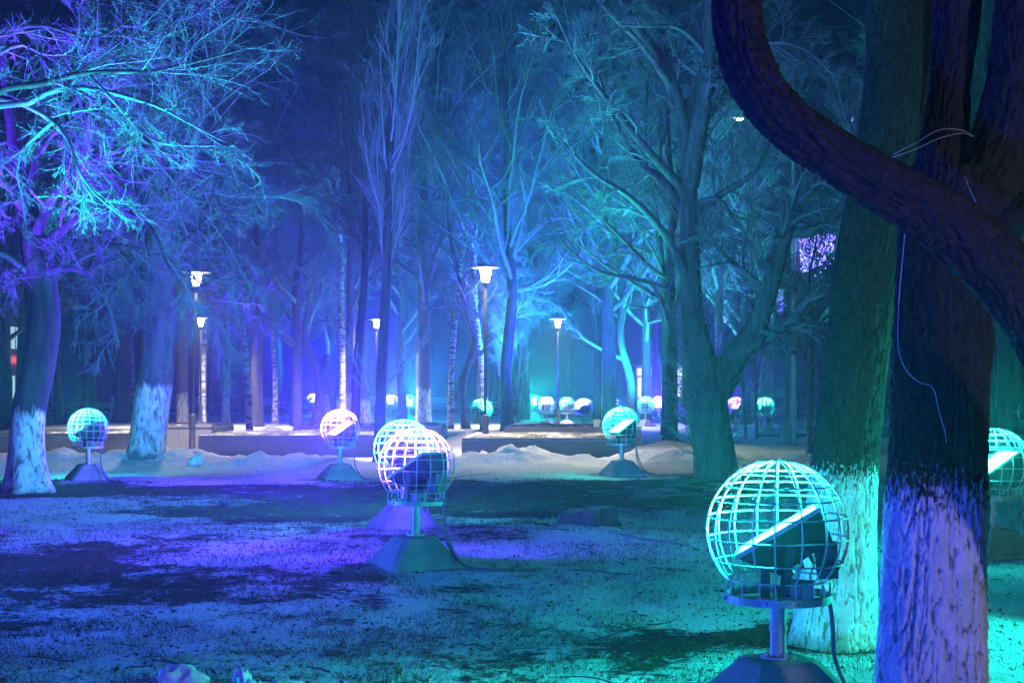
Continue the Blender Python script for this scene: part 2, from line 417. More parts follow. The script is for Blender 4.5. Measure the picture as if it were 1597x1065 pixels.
# ------------------------------------------------------------------ low granite planters
def planter(px0, px1, front_y_top, depth, hgt, label, plank=None):
    d = (EYE-hgt)*FPX/(front_y_top-HOR)
    x0, x1 = (px0-CXP)/FPX*d, (px1-CXP)/FPX*d
    t = empty('planter', ((x0+x1)/2, d+depth/2, 0)); L = x1-x0
    # facing slabs with open joints
    ns = max(2, int(L/1.1)); 
    core = MB().box((0, 0, hgt/2-0.02), (L-0.06, depth-0.06, hgt-0.04)).build('core', M['concrete'], t)
    for s in (-1, 1):
        for k in range(ns):
            xc = -L/2+L*(k+0.5)/ns
            MB().box((xc, s*(depth/2-0.012), hgt/2-0.03), (L/ns-0.008, 0.03, hgt-0.08)).build('facing_slab', M['granite'], t)
    ny = max(2, int(depth/1.1))
    for s in (-1, 1):
        for k in range(ny):
            yc = -depth/2+0.03+(depth-0.06)*(k+0.5)/ny
            MB().box((s*(L/2-0.012), yc, hgt/2-0.03), (0.03, (depth-0.06)/ny-0.008, hgt-0.08)).build('facing_slab', M['granite'], t)
    for s in (-1, 1):
        for k in range(ns):
            xc = -L/2+L*(k+0.5)/ns
            MB().box((xc, s*(depth/2-0.15), hgt-0.02), (L/ns-0.006, 0.36, 0.05)).build('coping_slab', M['granite'], t)
    # old snow and litter filling the top
    gx, gy = np.meshgrid(np.linspace(-L/2+0.1, L/2-0.1, max(8, int(L*7))), np.linspace(-depth/2+0.1, depth/2-0.1, max(8, int(depth*6))))
    zz = hgt + 0.012 + 0.075*np.clip(fbm2(gx+px0, gy, 1.3, 4, 5.0)-0.33, 0, 1)
    zz[0] = zz[-1] = hgt-0.02; zz[:, 0] = zz[:, -1] = hgt-0.02
    r_, c2 = gx.shape; ii = (np.arange(r_-1)[:, None]*c2+np.arange(c2-1)[None]).ravel()
    me = mesh_np('snow_fill', np.c_[gx.ravel(), gy.ravel(), zz.ravel()], [np.c_[ii, ii+1, ii+c2+1, ii+c2]])
    aa = me.attributes.new('cover', 'FLOAT', 'POINT'); aa.data.foreach_set('value', np.full(gx.size, 0.47, np.float32))
    link('snow_fill', me, M['lawn'], t)
    tag(t, label, 'planter', 'low granite planters'); return t
planter(720, 990, 683, 3.4, 0.50, 'low granite planter behind the tall lamp post in the middle')
planter(787, 1000, 666, 3.0, 0.55, 'narrower granite planter directly behind the one by the middle lamp post')
planter(309, 585, 679, 3.6, 0.50, 'long granite planter behind the violet floodlight with its panel showing')
planter(456, 690, 664, 3.0, 0.55, 'granite planter behind the long one, below the dark straight tree')
planter(228, 330, 664, 3.0, 0.62, 'dark granite planter showing between the whitewashed trunk and the lamp post')
planter(-60, 215, 676, 3.2, 0.50, 'granite planter behind the caged cyan floodlight beside the leaning trunk')
# cream block on the rear planter
g = at(931, 675, 38.2)
mb = MB().box((0,0,0.11), (0.16,0.16,0.22)); mb.box((0,0,0.235), (0.19,0.19,0.03)); o = mb.build('marker_block', simple_mat('cream_paint', (0.7,0.62,0.42), (0.6,0.52,0.35), 9)); o.location = (g[0], 38.4, 0.50); tag(o, 'small cream block standing on the middle planter', 'block')

# ------------------------------------------------------------------ caged floodlights
RG, ZC, ZR, RR = 0.342, 0.885, 0.565, 0.258        # cage radius, centre height, tray height, tray radius
def cage_profile():
    pts = []
    for a in np.linspace(RAD(86), RAD(-44), 15): pts.append((RG*math.cos(a), ZC+RG*math.sin(a)))
    pts += [(RR-0.004, ZR+0.055), (RR-0.012, ZR-0.004)]
    return np.array(pts)
PROF = cage_profile()
def bar_points(ang): return np.c_[PROF[:, 0]*math.cos(ang), PROF[:, 0]*math.sin(ang), PROF[:, 1]]
def ring_points(z, n=40):
    r = np.interp(-z, -PROF[:, 1], PROF[:, 0]); a = np.linspace(0, 2*math.pi, n, endpoint=False)
    return np.c_[r*np.cos(a), r*np.sin(a), np.full(n, z)]
RINGS = (1.165, 1.105, 1.035, 0.955, 0.85, 0.735, 0.655)
NB = 18
EL = RAD(59)
NRM = np.array([-math.cos(EL), 0, math.sin(EL)]); UU = np.array([math.sin(EL), 0, math.cos(EL)]); VV = np.array([0, 1.0, 0])
PC = np.array([0.0, 0, ZC+0.005])
def pp(u_, v_, n_): return PC + UU*u_ + VV*v_ + NRM*n_
bar_me = MB().tube(bar_points(0), 0.0046, 6).mesh('cage_bar', True); bar_me.materials.append(M['wire'])
ring_mes = []
for z_ in RINGS:
    me = MB().tube(ring_points(z_), 0.0044, 6, closed=True).mesh('cage_ring', True); me.materials.append(M['wire']); ring_mes.append(me)
cap = MB().tube(ring_points(PROF[0, 1]-0.002, 16), 0.006, 6, closed=True).mesh('cage', True); cap.materials.append(M['wire'])
mb = MB().tube(ring_points(PROF[0, 1]-0.002, 16), 0.006, 6, closed=True)
for k in range(14): mb.tube(bar_points(2*math.pi*k/14), 0.006, 4)
for z_ in RINGS[1::1]: mb.tube(ring_points(z_, 24), 0.006, 4, closed=True)
far_cage_me = mb.mesh('cage', True); far_cage_me.materials.append(M['wire'])
# concrete foot: a truncated pyramid with worn edges
def foot_mesh():
    mb = MB(); 
    def sq(h, z, ch): return [(h-ch,-h,z),(h,-h+ch,z),(h,h-ch,z),(h-ch,h,z),(-h+ch,h,z),(-h,h-ch,z),(-h,-h+ch,z),(-h+ch,-h,z)]
    lv = [(0.335,-0.08,0.04),(0.335,0.03,0.04),(0.325,0.045,0.045),(0.188,0.225,0.055),(0.172,0.252,0.06),(0.150,0.266,0.06),(0.12,0.270,0.05)]
    v = np.concatenate([np.array(sq(*l)) for l in lv])
    f = []
    for k in range(len(lv)-1):
        for i in range(8): f.append((k*8+i, k*8+(i+1) % 8, (k+1)*8+(i+1) % 8, (k+1)*8+i))
    mb.add(v, [np.array(f), np.arange(8)[None]+(len(lv)-1)*8])
    return mb.mesh('foot', False)
foot_me = foot_mesh(); foot_me.materials.append(M['concrete'])
mb = MB().lathe([(0.085,0.262),(0.085,0.280),(0.039,0.282),(0.039,0.548)], 18)
for k in range(4): mb.lathe([(0.011,0.28),(0.011,0.298),(0,0.299)], 6, (0.066*math.cos(k*1.571+0.5), 0.066*math.sin(k*1.571+0.5), 0))
mb.lathe([(0.041,0.40),(0.044,0.40),(0.044,0.425),(0.041,0.425)], 18)
pole_me = mb.mesh('pole', False); pole_me.materials.append(M['steel'])
mb = MB().lathe([(RR-0.006,0.545),(RR,0.545),(RR,0.582),(RR-0.006,0.582),(RR-0.006,0.545)], 40)
mb.box((0,0,0.556), (2*RR-0.02,0.05,0.012)); mb.box((0,0,0.5565), (0.05,2*RR-0.02,0.012))
for k in range(6):
    a_ = k*math.pi/3+0.3; mb.box((math.cos(a_)*(RR+0.006), math.sin(a_)*(RR+0.006), 0.563), (0.02,0.02,0.02), a_)
tray_me = mb.mesh('tray', False); tray_me.materials.append(M['steel'])
# lamp head
hw, hd = 0.225, 0.17
mb = MB().hexa([pp(-0.10,-0.11,-0.185), pp(-0.10,0.11,-0.185), pp(0.20,0.11,-0.165), pp(0.20,-0.11,-0.165),
                pp(-hw,-hd,-0.012), pp(-hw,hd,-0.012), pp(hw,hd,-0.012), pp(hw,-hd,-0.012)])
for k in range(5):
    uu = -0.05+0.055*k; mb.hexa([pp(uu,-0.10,-0.215), pp(uu,0.10,-0.215), pp(uu+0.012,0.10,-0.215), pp(uu+0.012,-0.10,-0.215), pp(uu,-0.10,-0.17), pp(uu,0.10,-0.17), pp(uu+0.012,0.10,-0.17), pp(uu+0.012,-0.10,-0.17)])
house_me = mb.mesh('housing', False); house_me.materials.append(M['housing'])
mb = MB()
for (u0,u1,v0,v1) in ((-hw-0.006,hw+0.006,-hd-0.006,-hd+0.016),(-hw-0.006,hw+0.006,hd-0.016,hd+0.006),(-hw-0.006,-hw+0.016,-hd+0.016,hd-0.016),(hw-0.016,hw+0.006,-hd+0.016,hd-0.016)):
    mb.hexa([pp(u0,v0,-0.014),pp(u1,v0,-0.014),pp(u1,v1,-0.014),pp(u0,v1,-0.014),pp(u0,v0,0.008),pp(u1,v0,0.008),pp(u1,v1,0.008),pp(u0,v1,0.008)])
bezel_me = mb.mesh('bezel', False); bezel_me.materials.append(M['steel'])
mb = MB().add([pp(-hw+0.016,-hd+0.016,-0.004),pp(hw-0.016,-hd+0.016,-0.004),pp(hw-0.016,hd-0.016,-0.004),pp(-hw+0.016,hd-0.016,-0.004)], [[(0,1,2,3)]])
glass_base = mb.mesh('glass', False)
mb = MB()
for s in (-1, 1):
    a_, b_ = pp(0.02, s*0.188, -0.09), np.array([0.03, s*0.188, 0.60])
    mb.hexa([b_+np.array([-0.022,-0.004,0]), b_+np.array([0.022,-0.004,0]), b_+np.array([0.022,0.004,0]), b_+np.array([-0.022,0.004,0]),
             a_+np.array([-0.022,-0.004,0]), a_+np.array([0.022,-0.004,0]), a_+np.array([0.022,0.004,0]), a_+np.array([-0.022,0.004,0])])
mb.box((0.03,0,0.591), (0.05,0.384,0.014))
yoke_me = mb.mesh('yoke', False); yoke_me.materials.append(M['housing'])
c0, c1 = pp(0.16,0,-0.17), np.array([0.235,0,0.665])
ax_ = (c1-c0)/np.linalg.norm(c1-c0); sd = np.cross(ax_, VV)
mb = MB().hexa([c0+sd*0.055-VV*0.08, c0-sd*0.055-VV*0.08, c0-sd*0.055+VV*0.08, c0+sd*0.055+VV*0.08, c1+sd*0.05-VV*0.08, c1-sd*0.05-VV*0.08, c1-sd*0.05+VV*0.08, c1+sd*0.05+VV*0.08])
gear_me = mb.mesh('gear_case', False); gear_me.materials.append(M['housing'])
mb = MB().box((-0.06,0.02,0.63), (0.045,0.10,0.13)); mb.box((-0.06,0.02,0.706), (0.055,0.11,0.02)); strut_me = mb.mesh('strut', False); strut_me.materials.append(M['housing'])
mb = MB().box((0.10,-0.13,0.612), (0.14,0.09,0.075)); mb.box((0.10,-0.13,0.654), (0.15,0.10,0.012)); mb.tube([(0.17,-0.13,0.61),(0.20,-0.13,0.61)], 0.016, 8); junction_me = mb.mesh('junction_box', False); junction_me.materials.append(M['grey_paint'])
glass_mes = {}
def glass_me(col, strength):
    key = (col, strength)
    if key not in glass_mes:
        me = glass_base.copy(); me.materials.append(emit_mat('lit_glass', tuple(0.92*c+0.08 for c in col), strength, False)); glass_mes[key] = me
    return glass_mes[key]

def floodlight(x, y, yaw, color, power, label, near=True, cables=1, scale=1.0, spread=180, group='caged floodlights on concrete feet', cable_seed=0, tilt=0.0, glow=110):
    z = gz(x, y)
    rj = random.Random(int(x*1000+y*77)); t = empty('floodlight', (x, y, z), 0.0); t.scale = (scale*rj.uniform(0.98, 1.02),)*3; t.rotation_euler = (rj.uniform(-0.02, 0.02), rj.uniform(-0.02, 0.02), 0)
    tag(t, label, 'floodlight', group)
    def L(nm, me, rz=yaw):
        o = link(nm, me, None, t); o.rotation_euler = (0, 0, rz)
        if tilt and nm in ('housing', 'bezel', 'glass'):
            c = Vector(PC); o.matrix_basis = Matrix.Rotation(rz, 4, 'Z') @ Matrix.Translation(c) @ Matrix.Rotation(-tilt, 4, 'Y') @ Matrix.Translation(-c)
        return o
    L('foot', foot_me, RAD(rj.uniform(12, 40))); L('pole', pole_me); L('tray', tray_me)
    if near:
        cg = L('cage', cap)
        for k in range(NB):
            o = link('cage_bar', bar_me, None, cg); o.rotation_euler = (rj.uniform(-0.006, 0.006), rj.uniform(-0.006, 0.006), 2*math.pi*(k+0.5)/NB+rj.uniform(-0.03, 0.03))
        for me in ring_mes: o = link('cage_ring', me, None, cg); o.rotation_euler = (rj.uniform(-0.008, 0.008), rj.uniform(-0.008, 0.008), 0)
    else:
        L('cage', far_cage_me)
    h = L('housing', house_me)
    if near: L('bezel', bezel_me); L('yoke', yoke_me); L('gear_case', gear_me); L('strut', strut_me); L('junction_box', junction_me)
    L('glass', glass_me(color, 30.0))
    ld = bpy.data.lights.new('lamp', 'AREA'); ld.shape = 'RECTANGLE'; ld.size = 0.40; ld.size_y = 0.30
    ld.color = color; ld.energy = power; ld.spread = RAD(spread)
    lo = bpy.data.objects.new('lamp', ld); COL.objects.link(lo); lo.parent = t
    RZ = Matrix.Rotation(yaw, 3, 'Z'); R = RZ @ Matrix.Rotation(-tilt, 3, 'Y'); nv = R @ Vector(NRM); pv = RZ @ Vector(PC) + nv*0.012
    lo.location = pv; zax = -nv; xax = R @ Vector(UU); yax = zax.cross(xax)
    lo.rotation_euler = Matrix((xax, yax, zax)).transposed().to_euler()
    if glow:
        gd = bpy.data.lights.new('cage_scatter_fill', 'POINT'); gd.color = color; gd.energy = glow; gd.shadow_soft_size = 0.07  # added point lamp standing in for cage scatter and halo
        go = bpy.data.objects.new('cage_scatter_fill', gd); COL.objects.link(go); go.parent = t; go.location = RZ @ Vector(PC) + nv*0.17
    rr = random.Random(cable_seed)
    for k in range(cables):
        off = k*0.03
        p0 = np.array([RR*0.97, 0.02+off, 0.548]); side = rr.uniform(0.25, 0.5)
        pts = [p0, p0+(0.015,-0.01,-0.10), p0+(0.03+off,-0.02,-0.26), p0+(0.10+off,-0.04,-0.40), p0+(0.2+off,-0.07,-0.495), p0+(0.34+off,-0.10,-0.532), p0+(0.55+off*2,-0.06-off,-0.536), p0+(0.9,side*0.3,-0.54)]
        if k == 0:      # the lead runs on over the lawn
            q_ = np.array(pts[-1]); hd = rr.uniform(-0.6, 0.6)
            for _ in range(7):
                hd += rr.uniform(-0.5, 0.5); q_ = q_+np.array([0.38*math.cos(hd), 0.38*math.sin(hd), 0]); pts.append(np.array([q_[0], q_[1], 0.015]))
        P_ = spline(np.array(pts), 26 if k else 60)
        o = MB().tube(P_, 0.011, 8).build('cable', M['cable'], t, True); o.rotation_euler = (0, 0, rr.uniform(-0.5, -0.2))
    return t

def spline(p, n):
    p = np.asarray(p, float); k = len(p); t = np.linspace(0, k-1, n); i = np.clip(t.astype(int), 0, k-2); f = (t-i)[:, None]
    P0 = p[np.clip(i-1, 0, k-1)]; P1 = p[i]; P2 = p[i+1]; P3 = p[np.clip(i+2, 0, k-1)]
    return 0.5*((2*P1)+(-P0+P2)*f+(2*P0-5*P1+4*P2-P3)*f**2+(-P0+3*P1-3*P2+P3)*f**3)

def fl(px, by, *a, **k):
    g = ground_at(px, by); return floodlight(g[0], g[1], *a, **k)
fl(1214, 1113, RAD(-11), CYAN, 640, spread=106, glow=190, label= 'large cyan globe floodlight in front of the two thick trunks', cable_seed=1)
fl(647, 882, RAD(-35), VIOLET, 3600, glow=420, label='violet globe floodlight seen from behind in the middle of the lawn', cables=2, cable_seed=2)
fl(630, 826, RAD(-75), CYAN, 1100, 'globe floodlight half hidden behind the violet one in mid-lawn', cable_seed=3)
fl(137, 748, RAD(-8), CYAN, 700, spread=110, glow=170, label= 'cyan globe floodlight between the leaning trunk and the whitewashed trunk', cable_seed=4)
fl(530, 748, RAD(38), VIOLET, 4200, glow=420, label='violet globe floodlight with its glowing panel showing, before the long planter', cable_seed=5)
fl(970, 742, RAD(32), CYAN, 1100, glow=90, spread=82, label= 'cyan globe floodlight before the right end of the middle planter', cables=2, cable_seed=6)
fl(1549, 865, RAD(15), CYAN, 220, 'cyan globe floodlight cut by the thick foreground trunk at the right edge', cable_seed=7)
def fld(px, d, *a, **k):
    return floodlight((px-CXP)/FPX*d, d, *a, near=False, cables=0, spread=115, glow=k.pop('glow', 130), **k)
fld(750, 45, RAD(-150), CYAN, 1800, 'cyan globe floodlight partly behind the middle lamp post')
fld(852, 58, RAD(-80), DEEP, 4840, 'violet globe floodlight first to the left of the far right-hand lamp post')
fld(884, 60, RAD(-40), CYAN, 1300, 'small cyan globe floodlight just right of the far right-hand lamp post')
fld(910, 51, RAD(-60), DEEP, 3000, 'violet globe floodlight above the rear planter, second right of the far lamp post')
fld(955, 58, RAD(40), VIOLET, 2000, 'pale violet globe floodlight peeping over the cyan one before the middle planter')
fld(1007, 60, RAD(-100), CYAN, 1300, 'cyan globe floodlight at the foot of the forked dark trunks')
fld(1147, 58, RAD(60), VIOLET, 2000, 'violet globe floodlight just right of the big forked tree')
fld(1193, 50, RAD(-70), CYAN, 1700, 'bright cyan globe floodlight between the shrub stems and the steel pole')
fld(832, 75, RAD(88), CYAN, 750, tilt=RAD(28), label='dazzling cyan floodlight far back, left of the far right-hand lamp post')
fld(1027, 66, RAD(88), VIOLET, 2600, tilt=RAD(28), label='dazzling violet floodlight before the lit kiosk')
fld(609, 80, RAD(92), DEEP, 5000, tilt=RAD(22), label='far violet floodlight right of the slim dark tree')
fld(629, 72, RAD(60), VIOLET, 3960, 'far pinkish floodlight left of the far cyan pair')
fld(638, 70, RAD(90), CYAN, 900, tilt=RAD(25), label='far cyan floodlight left of the wide whitewashed trunk')
fld(489, 82, RAD(60), DEEP, 8500, 'far violet floodlight left of the crooked trunks')
fld(515, 80, RAD(-60), CYAN, 800, 'far cyan floodlight between the crooked trunks')
# unseen floodlights added outside the view to light lawn, trunks and crowns
floodlight(4.1, 9.0, RAD(25), CYAN, 170, tilt=RAD(52), label='added unseen cyan globe floodlight right of the thick foreground trunk, out of frame', glow=0, near=False, cables=0)
floodlight(5.2, -2.0, RAD(-62), PURPLE, 450, 'added unseen violet globe floodlight behind the viewer to the right', glow=0, near=False, cables=0)
floodlight(-6.12, 15.9, RAD(-178), CYAN, 520, glow=15, tilt=RAD(-8), spread=62, label='added unseen cyan globe floodlight left of the lawn, out of frame', near=False, cables=0)
floodlight(-9.4, 18.5, RAD(-165), VIOLET, 10500, tilt=RAD(-24), spread=108, label='added unseen violet globe floodlight left of the leaning trunk, out of frame', glow=0, near=False, cables=0)
floodlight(-5.0, -3.0, RAD(-120), DEEP, 2300, 'added unseen blue globe floodlight behind the viewer to the left', glow=0, near=False, cables=0)

floodlight(-7.5, 11.5, RAD(172), BLUE, 1500, 'added unseen blue globe floodlight left of the lawn near the viewer, out of frame', glow=0, near=False, cables=0, tilt=RAD(30))  # unseen, added to throw blue light across the lawn

# ------------------------------------------------------------------ lamp posts
lamp_glow = emit_mat('lamp_glow', (1.0, 0.86, 0.66), 40.0, True)
def lamp_post(px, d, label, lean=0.0, hgt=4.42):
    x_ = (px-CXP)/FPX*d
    t = empty('lamp_post', (x_, d, gz(x_, d)-0.02)); t.rotation_euler = (0, lean, 0); tag(t, label, 'lamp post', 'park lamp posts with disc heads')
    MB().lathe([(0.10,0),(0.10,0.03),(0.078,0.05),(0.078,0.95),(0.06,0.99),(0.045,1.0)], 16).build('sleeve', M['black_metal'], t, True)
    MB().lathe([(0.042,0.98),(0.040,2.5),(0.036,hgt-0.36)], 12).build('pole', M['black_metal'], t, True)
    MB().lathe([(0.036,hgt-0.37),(0.085,hgt-0.36),(0.085,hgt-0.335),(0.0,hgt-0.335)], 16).build('collar', M['black_metal'], t, True)
    MB().lathe([(0.085,hgt-0.33),(0.10,hgt-0.20),(0.125,hgt-0.05),(0.13,hgt-0.015)], 16, cap0=True, cap1=True).build('lantern', lamp_glow, t, True)
    for k in range(3):
        a_ = k*2.094; MB().tube([(0.10*math.cos(a_),0.10*math.sin(a_),hgt-0.345),(0.15*math.cos(a_),0.15*math.sin(a_),hgt)], 0.006, 6).build('stay', M['black_metal'], t)
    MB().lathe([(0.0,hgt+0.0),(0.33,hgt-0.012),(0.36,hgt+0.0),(0.355,hgt+0.014),(0.2,hgt+0.05),(0.06,hgt+0.085),(0,hgt+0.09)], 28).build('disc', M['snow_disc'], t, True)
    ld = bpy.data.lights.new('lamp', 'AREA'); ld.shape = 'DISK'; ld.size = 0.5; ld.color = (1.0, 0.90, 0.76); ld.energy = 1250; ld.spread = RAD(135)
    lo = bpy.data.objects.new('lamp', ld); COL.objects.link(lo); lo.parent = t; lo.location = (0, 0, hgt-0.03)
    return t
M['snow_disc'] = simple_mat('white_enamel', (0.78,0.78,0.76), (0.70,0.70,0.68), 6, 0.5)
lamp_post(757, 33.2, 'tall black lamp post with bright disc head in the middle of the picture')
lamp_post(870, 58.0, 'far lamp post with disc head right of the middle one')
lamp_post(587, 58.0, 'far lamp post with disc head behind the slim dark tree')
lamp_post(313, 57.0, 'far lamp post with lower disc head beside the spotted birch trunk')
lamp_post(299, 34.4, 'lamp post with disc head among violet twigs, thick sleeve at its foot', lean=RAD(1.5))

# ------------------------------------------------------------------ trees
def interp_paths(P, R, t):
    N_, K, _ = P.shape
    f = t*(K-1); i = np.clip(f.astype(int), 0, K-2); fr = f-i
    n = np.arange(N_)[:, None]
    p = P[n, i]*(1-fr)[..., None] + P[n, i+1]*fr[..., None]
    tg = P[n, i+1]-P[n, i]; tg = tg/(np.linalg.norm(tg, axis=-1, keepdims=True)+1e-9)
    r = R[n, i]*(1-fr)+R[n, i+1]*fr
    return p, tg, r
def spawn(P, R, n, rng, t0=0.2, t1=1.0, ang=45, angv=12, length=0.45, lshape=0.6, absolute=False, k=5, wig=0.15, trop=0.0, ratio=0.5, rmin=0.003, tip=0.4, drop=0.0, lv=0.25, out_trop=None):
    N_, K, _ = P.shape
    plen = np.linalg.norm(np.diff(P, axis=1), axis=2).sum(1)
    t = t0+(t1-t0)*(np.arange(n)[None, :]+rng.random((N_, n)))/n
    t = np.clip(t, 0, 0.999)
    p, tg, r = interp_paths(P, R, t)
    rv = rng.normal(size=p.shape); pr = rv-(rv*tg).sum(-1, keepdims=True)*tg; pr /= np.linalg.norm(pr, axis=-1, keepdims=True)+1e-9
    a = np.radians(ang+angv*rng.normal(size=t.shape))[..., None]
    d = np.cos(a)*tg+np.sin(a)*pr
    ln = (length if absolute else length*plen[:, None])*(1-lshape*(t-t0)/(t1-t0+1e-9))*np.exp(lv*rng.normal(size=t.shape))
    p = p.reshape(-1, 3); d = d.reshape(-1, 3); ln = ln.ravel(); r = r.ravel()
    if drop: 
        kp = rng.random(len(p)) > drop; p, d, ln, r = p[kp], d[kp], ln[kp], r[kp]
    out = [p]
    for j in range(1, k):
        d = d+wig*rng.normal(size=d.shape); d[:, 2] += trop; d /= np.linalg.norm(d, axis=1, keepdims=True)
        p = p+d*(ln/(k-1))[:, None]; out.append(p)
    P2 = np.stack(out, 1)
    r0 = np.maximum(r*ratio, rmin); R2 = r0[:, None]*(1-(1-tip)*np.linspace(0, 1, k)[None]); R2 = np.maximum(R2, rmin*0.6)
    return P2, R2
def tubes_mesh(name, groups, smooth=True):
    vs = []; qs = []; n = 0
    for P, R, S in groups:
        if len(P) == 0: continue
        v, q = tube_arrays(P, R, S); vs.append(v); qs.append(q+n); n += len(v)
    return mesh_np(name, np.concatenate(vs), [np.concatenate(qs)], smooth)
def rough_trunk(name, pts, rad, S=20, seg=30, amp=0.05, flare=0.5, flare_h=0.6, seed=0, freq=3.0, smooth=True, detail=None, knots=0.10):
    P = spline(np.asarray(pts, float), seg); R = np.interp(np.linspace(0, 1, seg), np.linspace(0, 1, len(rad)), rad)
    zrel = np.linalg.norm(P-P[0], axis=1)
    if flare: R = R*(1+flare*np.exp(-zrel/flare_h*2.2))
    v, q = tube_arrays(P[None], R[None], S)
    c = np.repeat(P, S, 0); dv = v-c; rr = np.linalg.norm(dv, axis=1, keepdims=True); un = dv/(rr+1e-9)
    nz = fbm2(un[:, 0]*freq+seed, un[:, 1]*freq+c[:, 2]*0.6, 1.0, 3, seed*1.7)
    disp = (nz-0.5)*2*amp*rr[:, 0]
    if flare:
        th = np.arctan2(un[:, 1], un[:, 0]); disp += rr[:, 0]*0.30*flare*np.exp(-np.repeat(zrel, S)/flare_h*2.0)*np.cos(th*5+seed)
    if detail:
        a_, b_, am = detail
        ll = np.repeat(np.concatenate([[0], np.cumsum(np.linalg.norm(np.diff(P, axis=0), axis=1))]), S)
        th = np.tile(np.arange(S)/S*2*math.pi, seg)
        q1 = np.stack([np.cos(th)*a_, np.sin(th)*a_, ll*b_], -1); wv = noise3(q1*0.5+9.1)
        n1 = noise3(q1+seed+wv[:, None]*1.3); n2 = noise3(q1*np.array([2.1,2.1,3.2])+seed*2); n3 = noise3(q1*np.array([4.6,4.6,9.0])+seed*3)
        ridge = sstep(0.0, 0.30, np.abs(n1*2-1))*(0.5+0.5*sstep(0.0, 0.32, np.abs(n2*2-1)))     # plates between furrows
        kn = sstep(0.66, 0.86, noise3(np.stack([np.cos(th)*1.1+seed, np.sin(th)*1.1, ll*1.7], -1)))   # knots and swellings
        disp += am*(ridge*1.25-0.7+(n3-0.5)*0.55) + kn*rr[:, 0]*knots
    v = v+un*disp[:, None]
    me = mesh_np(name, v, [q], smooth)
    if detail:
        ra = me.attributes.new('ridge', 'FLOAT', 'POINT'); ra.data.foreach_set('value', np.clip(ridge+0.35*(n3-0.5), 0, 1).astype(np.float32))
    return me, P, R

def generic_tree(seed, H, r0, lean=(0,0), wob=0.15, n1=16, t0=0.28, ang1=50, len1=0.40, ls1=0.65, trop1=0.06, n2=9, len2=0.42, trop2=0.0, n3=8, len3=0.45, trop3=-0.02, n4=5, len4=0.5, trop4=-0.05, wig=0.14, rmin=0.0055, ang2=45, ang3=42):
    rng = np.random.default_rng(seed)
    zs = np.linspace(0, 1, 7)
    pts = np.c_[lean[0]*H*zs**1.3+wob*rng.normal(size=7)*zs, lean[1]*H*zs**1.3+wob*rng.normal(size=7)*zs, zs*H*0.92]; pts[0, 2] = -0.15
    rad = r0*np.array([1, 0.92, 0.82, 0.66, 0.46, 0.25, 0.06])
    tm, P, R = rough_trunk('trunk', pts, rad, 16, 34, 0.10, 0.45, 0.7, seed % 17)
    P, R = P[None], R[None]
    a = spawn(P, R, n1, rng, t0, 0.98, ang1, 12, len1*H, ls1, True, 9, wig, trop1, 0.5, 0.02, 0.25)
    b = spawn(*a, n2, rng, 0.18, 1.0, ang2, 14, len2, 0.55, False, 6, wig*1.2, trop2, 0.5, 0.010, 0.35)
    c = spawn(*b, n3, rng, 0.15, 1.0, ang3, 14, len3, 0.45, False, 4, wig*1.4, trop3, 0.5, rmin*1.3, 0.5)
    e = spawn(*c, n4, rng, 0.15, 1.0, 40, 14, len4, 0.4, False, 3, wig*1.5, trop4, 0.6, rmin, 0.6)
    cm = tubes_mesh('crown', [(a[0], a[1], 7), (b[0], b[1], 5), (c[0], c[1], 3), (e[0], e[1], 3)])
    return tm, cm

PROTO = {}
PROTO['lime'] = generic_tree(1, 15, 0.27, n1=17, ang1=52)
PROTO['lime_b'] = generic_tree(2, 14, 0.25, n1=15, ang1=58, len1=0.44, trop1=0.09, trop3=-0.06, lean=(0.05,0.0))
PROTO['fan'] = generic_tree(3, 15.5, 0.22, n1=22, t0=0.30, ang1=34, len1=0.46, trop1=0.05, wig=0.09, ls1=0.55)
PROTO['birch'] = generic_tree(4, 16, 0.15, n1=22, t0=0.34, ang1=42, len1=0.24, trop1=0.02, trop2=-0.08, trop3=-0.22, trop4=-0.3, n2=8, wig=0.12, wob=0.2)
PROTO['birch_b'] = generic_tree(5, 14, 0.13, n1=20, t0=0.30, ang1=46, len1=0.28, trop1=0.04, trop2=-0.06, trop3=-0.2, trop4=-0.3, n2=8, lean=(0.06,0.02), wob=0.25)
PROTO['crooked'] = generic_tree(6, 13, 0.20, n1=13, t0=0.25, ang1=50, len1=0.48, trop1=0.1, wig=0.26, wob=0.55)
PROTO['slim'] = generic_tree(8, 10, 0.10, n1=18, t0=0.22, ang1=38, len1=0.34, trop1=0.07, wig=0.12)

def plant(kind, x, y, scale, rz, label, mat_t, mat_c, group=None, tilt=(0,0), name='tree', cat='tree'):
    tm, cm = PROTO[kind]
    t = empty(name, (x, y, gz(x, y)-0.03), rz); t.rotation_euler = (tilt[0], tilt[1], rz); t.scale = (scale,)*3
    for nm, me, mt in (('trunk', tm, mat_t), ('crown', cm, mat_c)):
        if len(me.materials) == 0: me.materials.append(mt)
        o = bpy.data.objects.new(nm, me); COL.objects.link(o); o.parent = t
        o.material_slots[0].link = 'OBJECT'; o.material_slots[0].material = mt
    tag(t, label, cat, group); return t
BARK, WASH, WASHB, BIRCH, TW, TD, TF = M['bark'], M['bark_wash'], M['bark_wash_b'], M['birch'], M['twig'], M['twig_dark'], M['twig_paler']
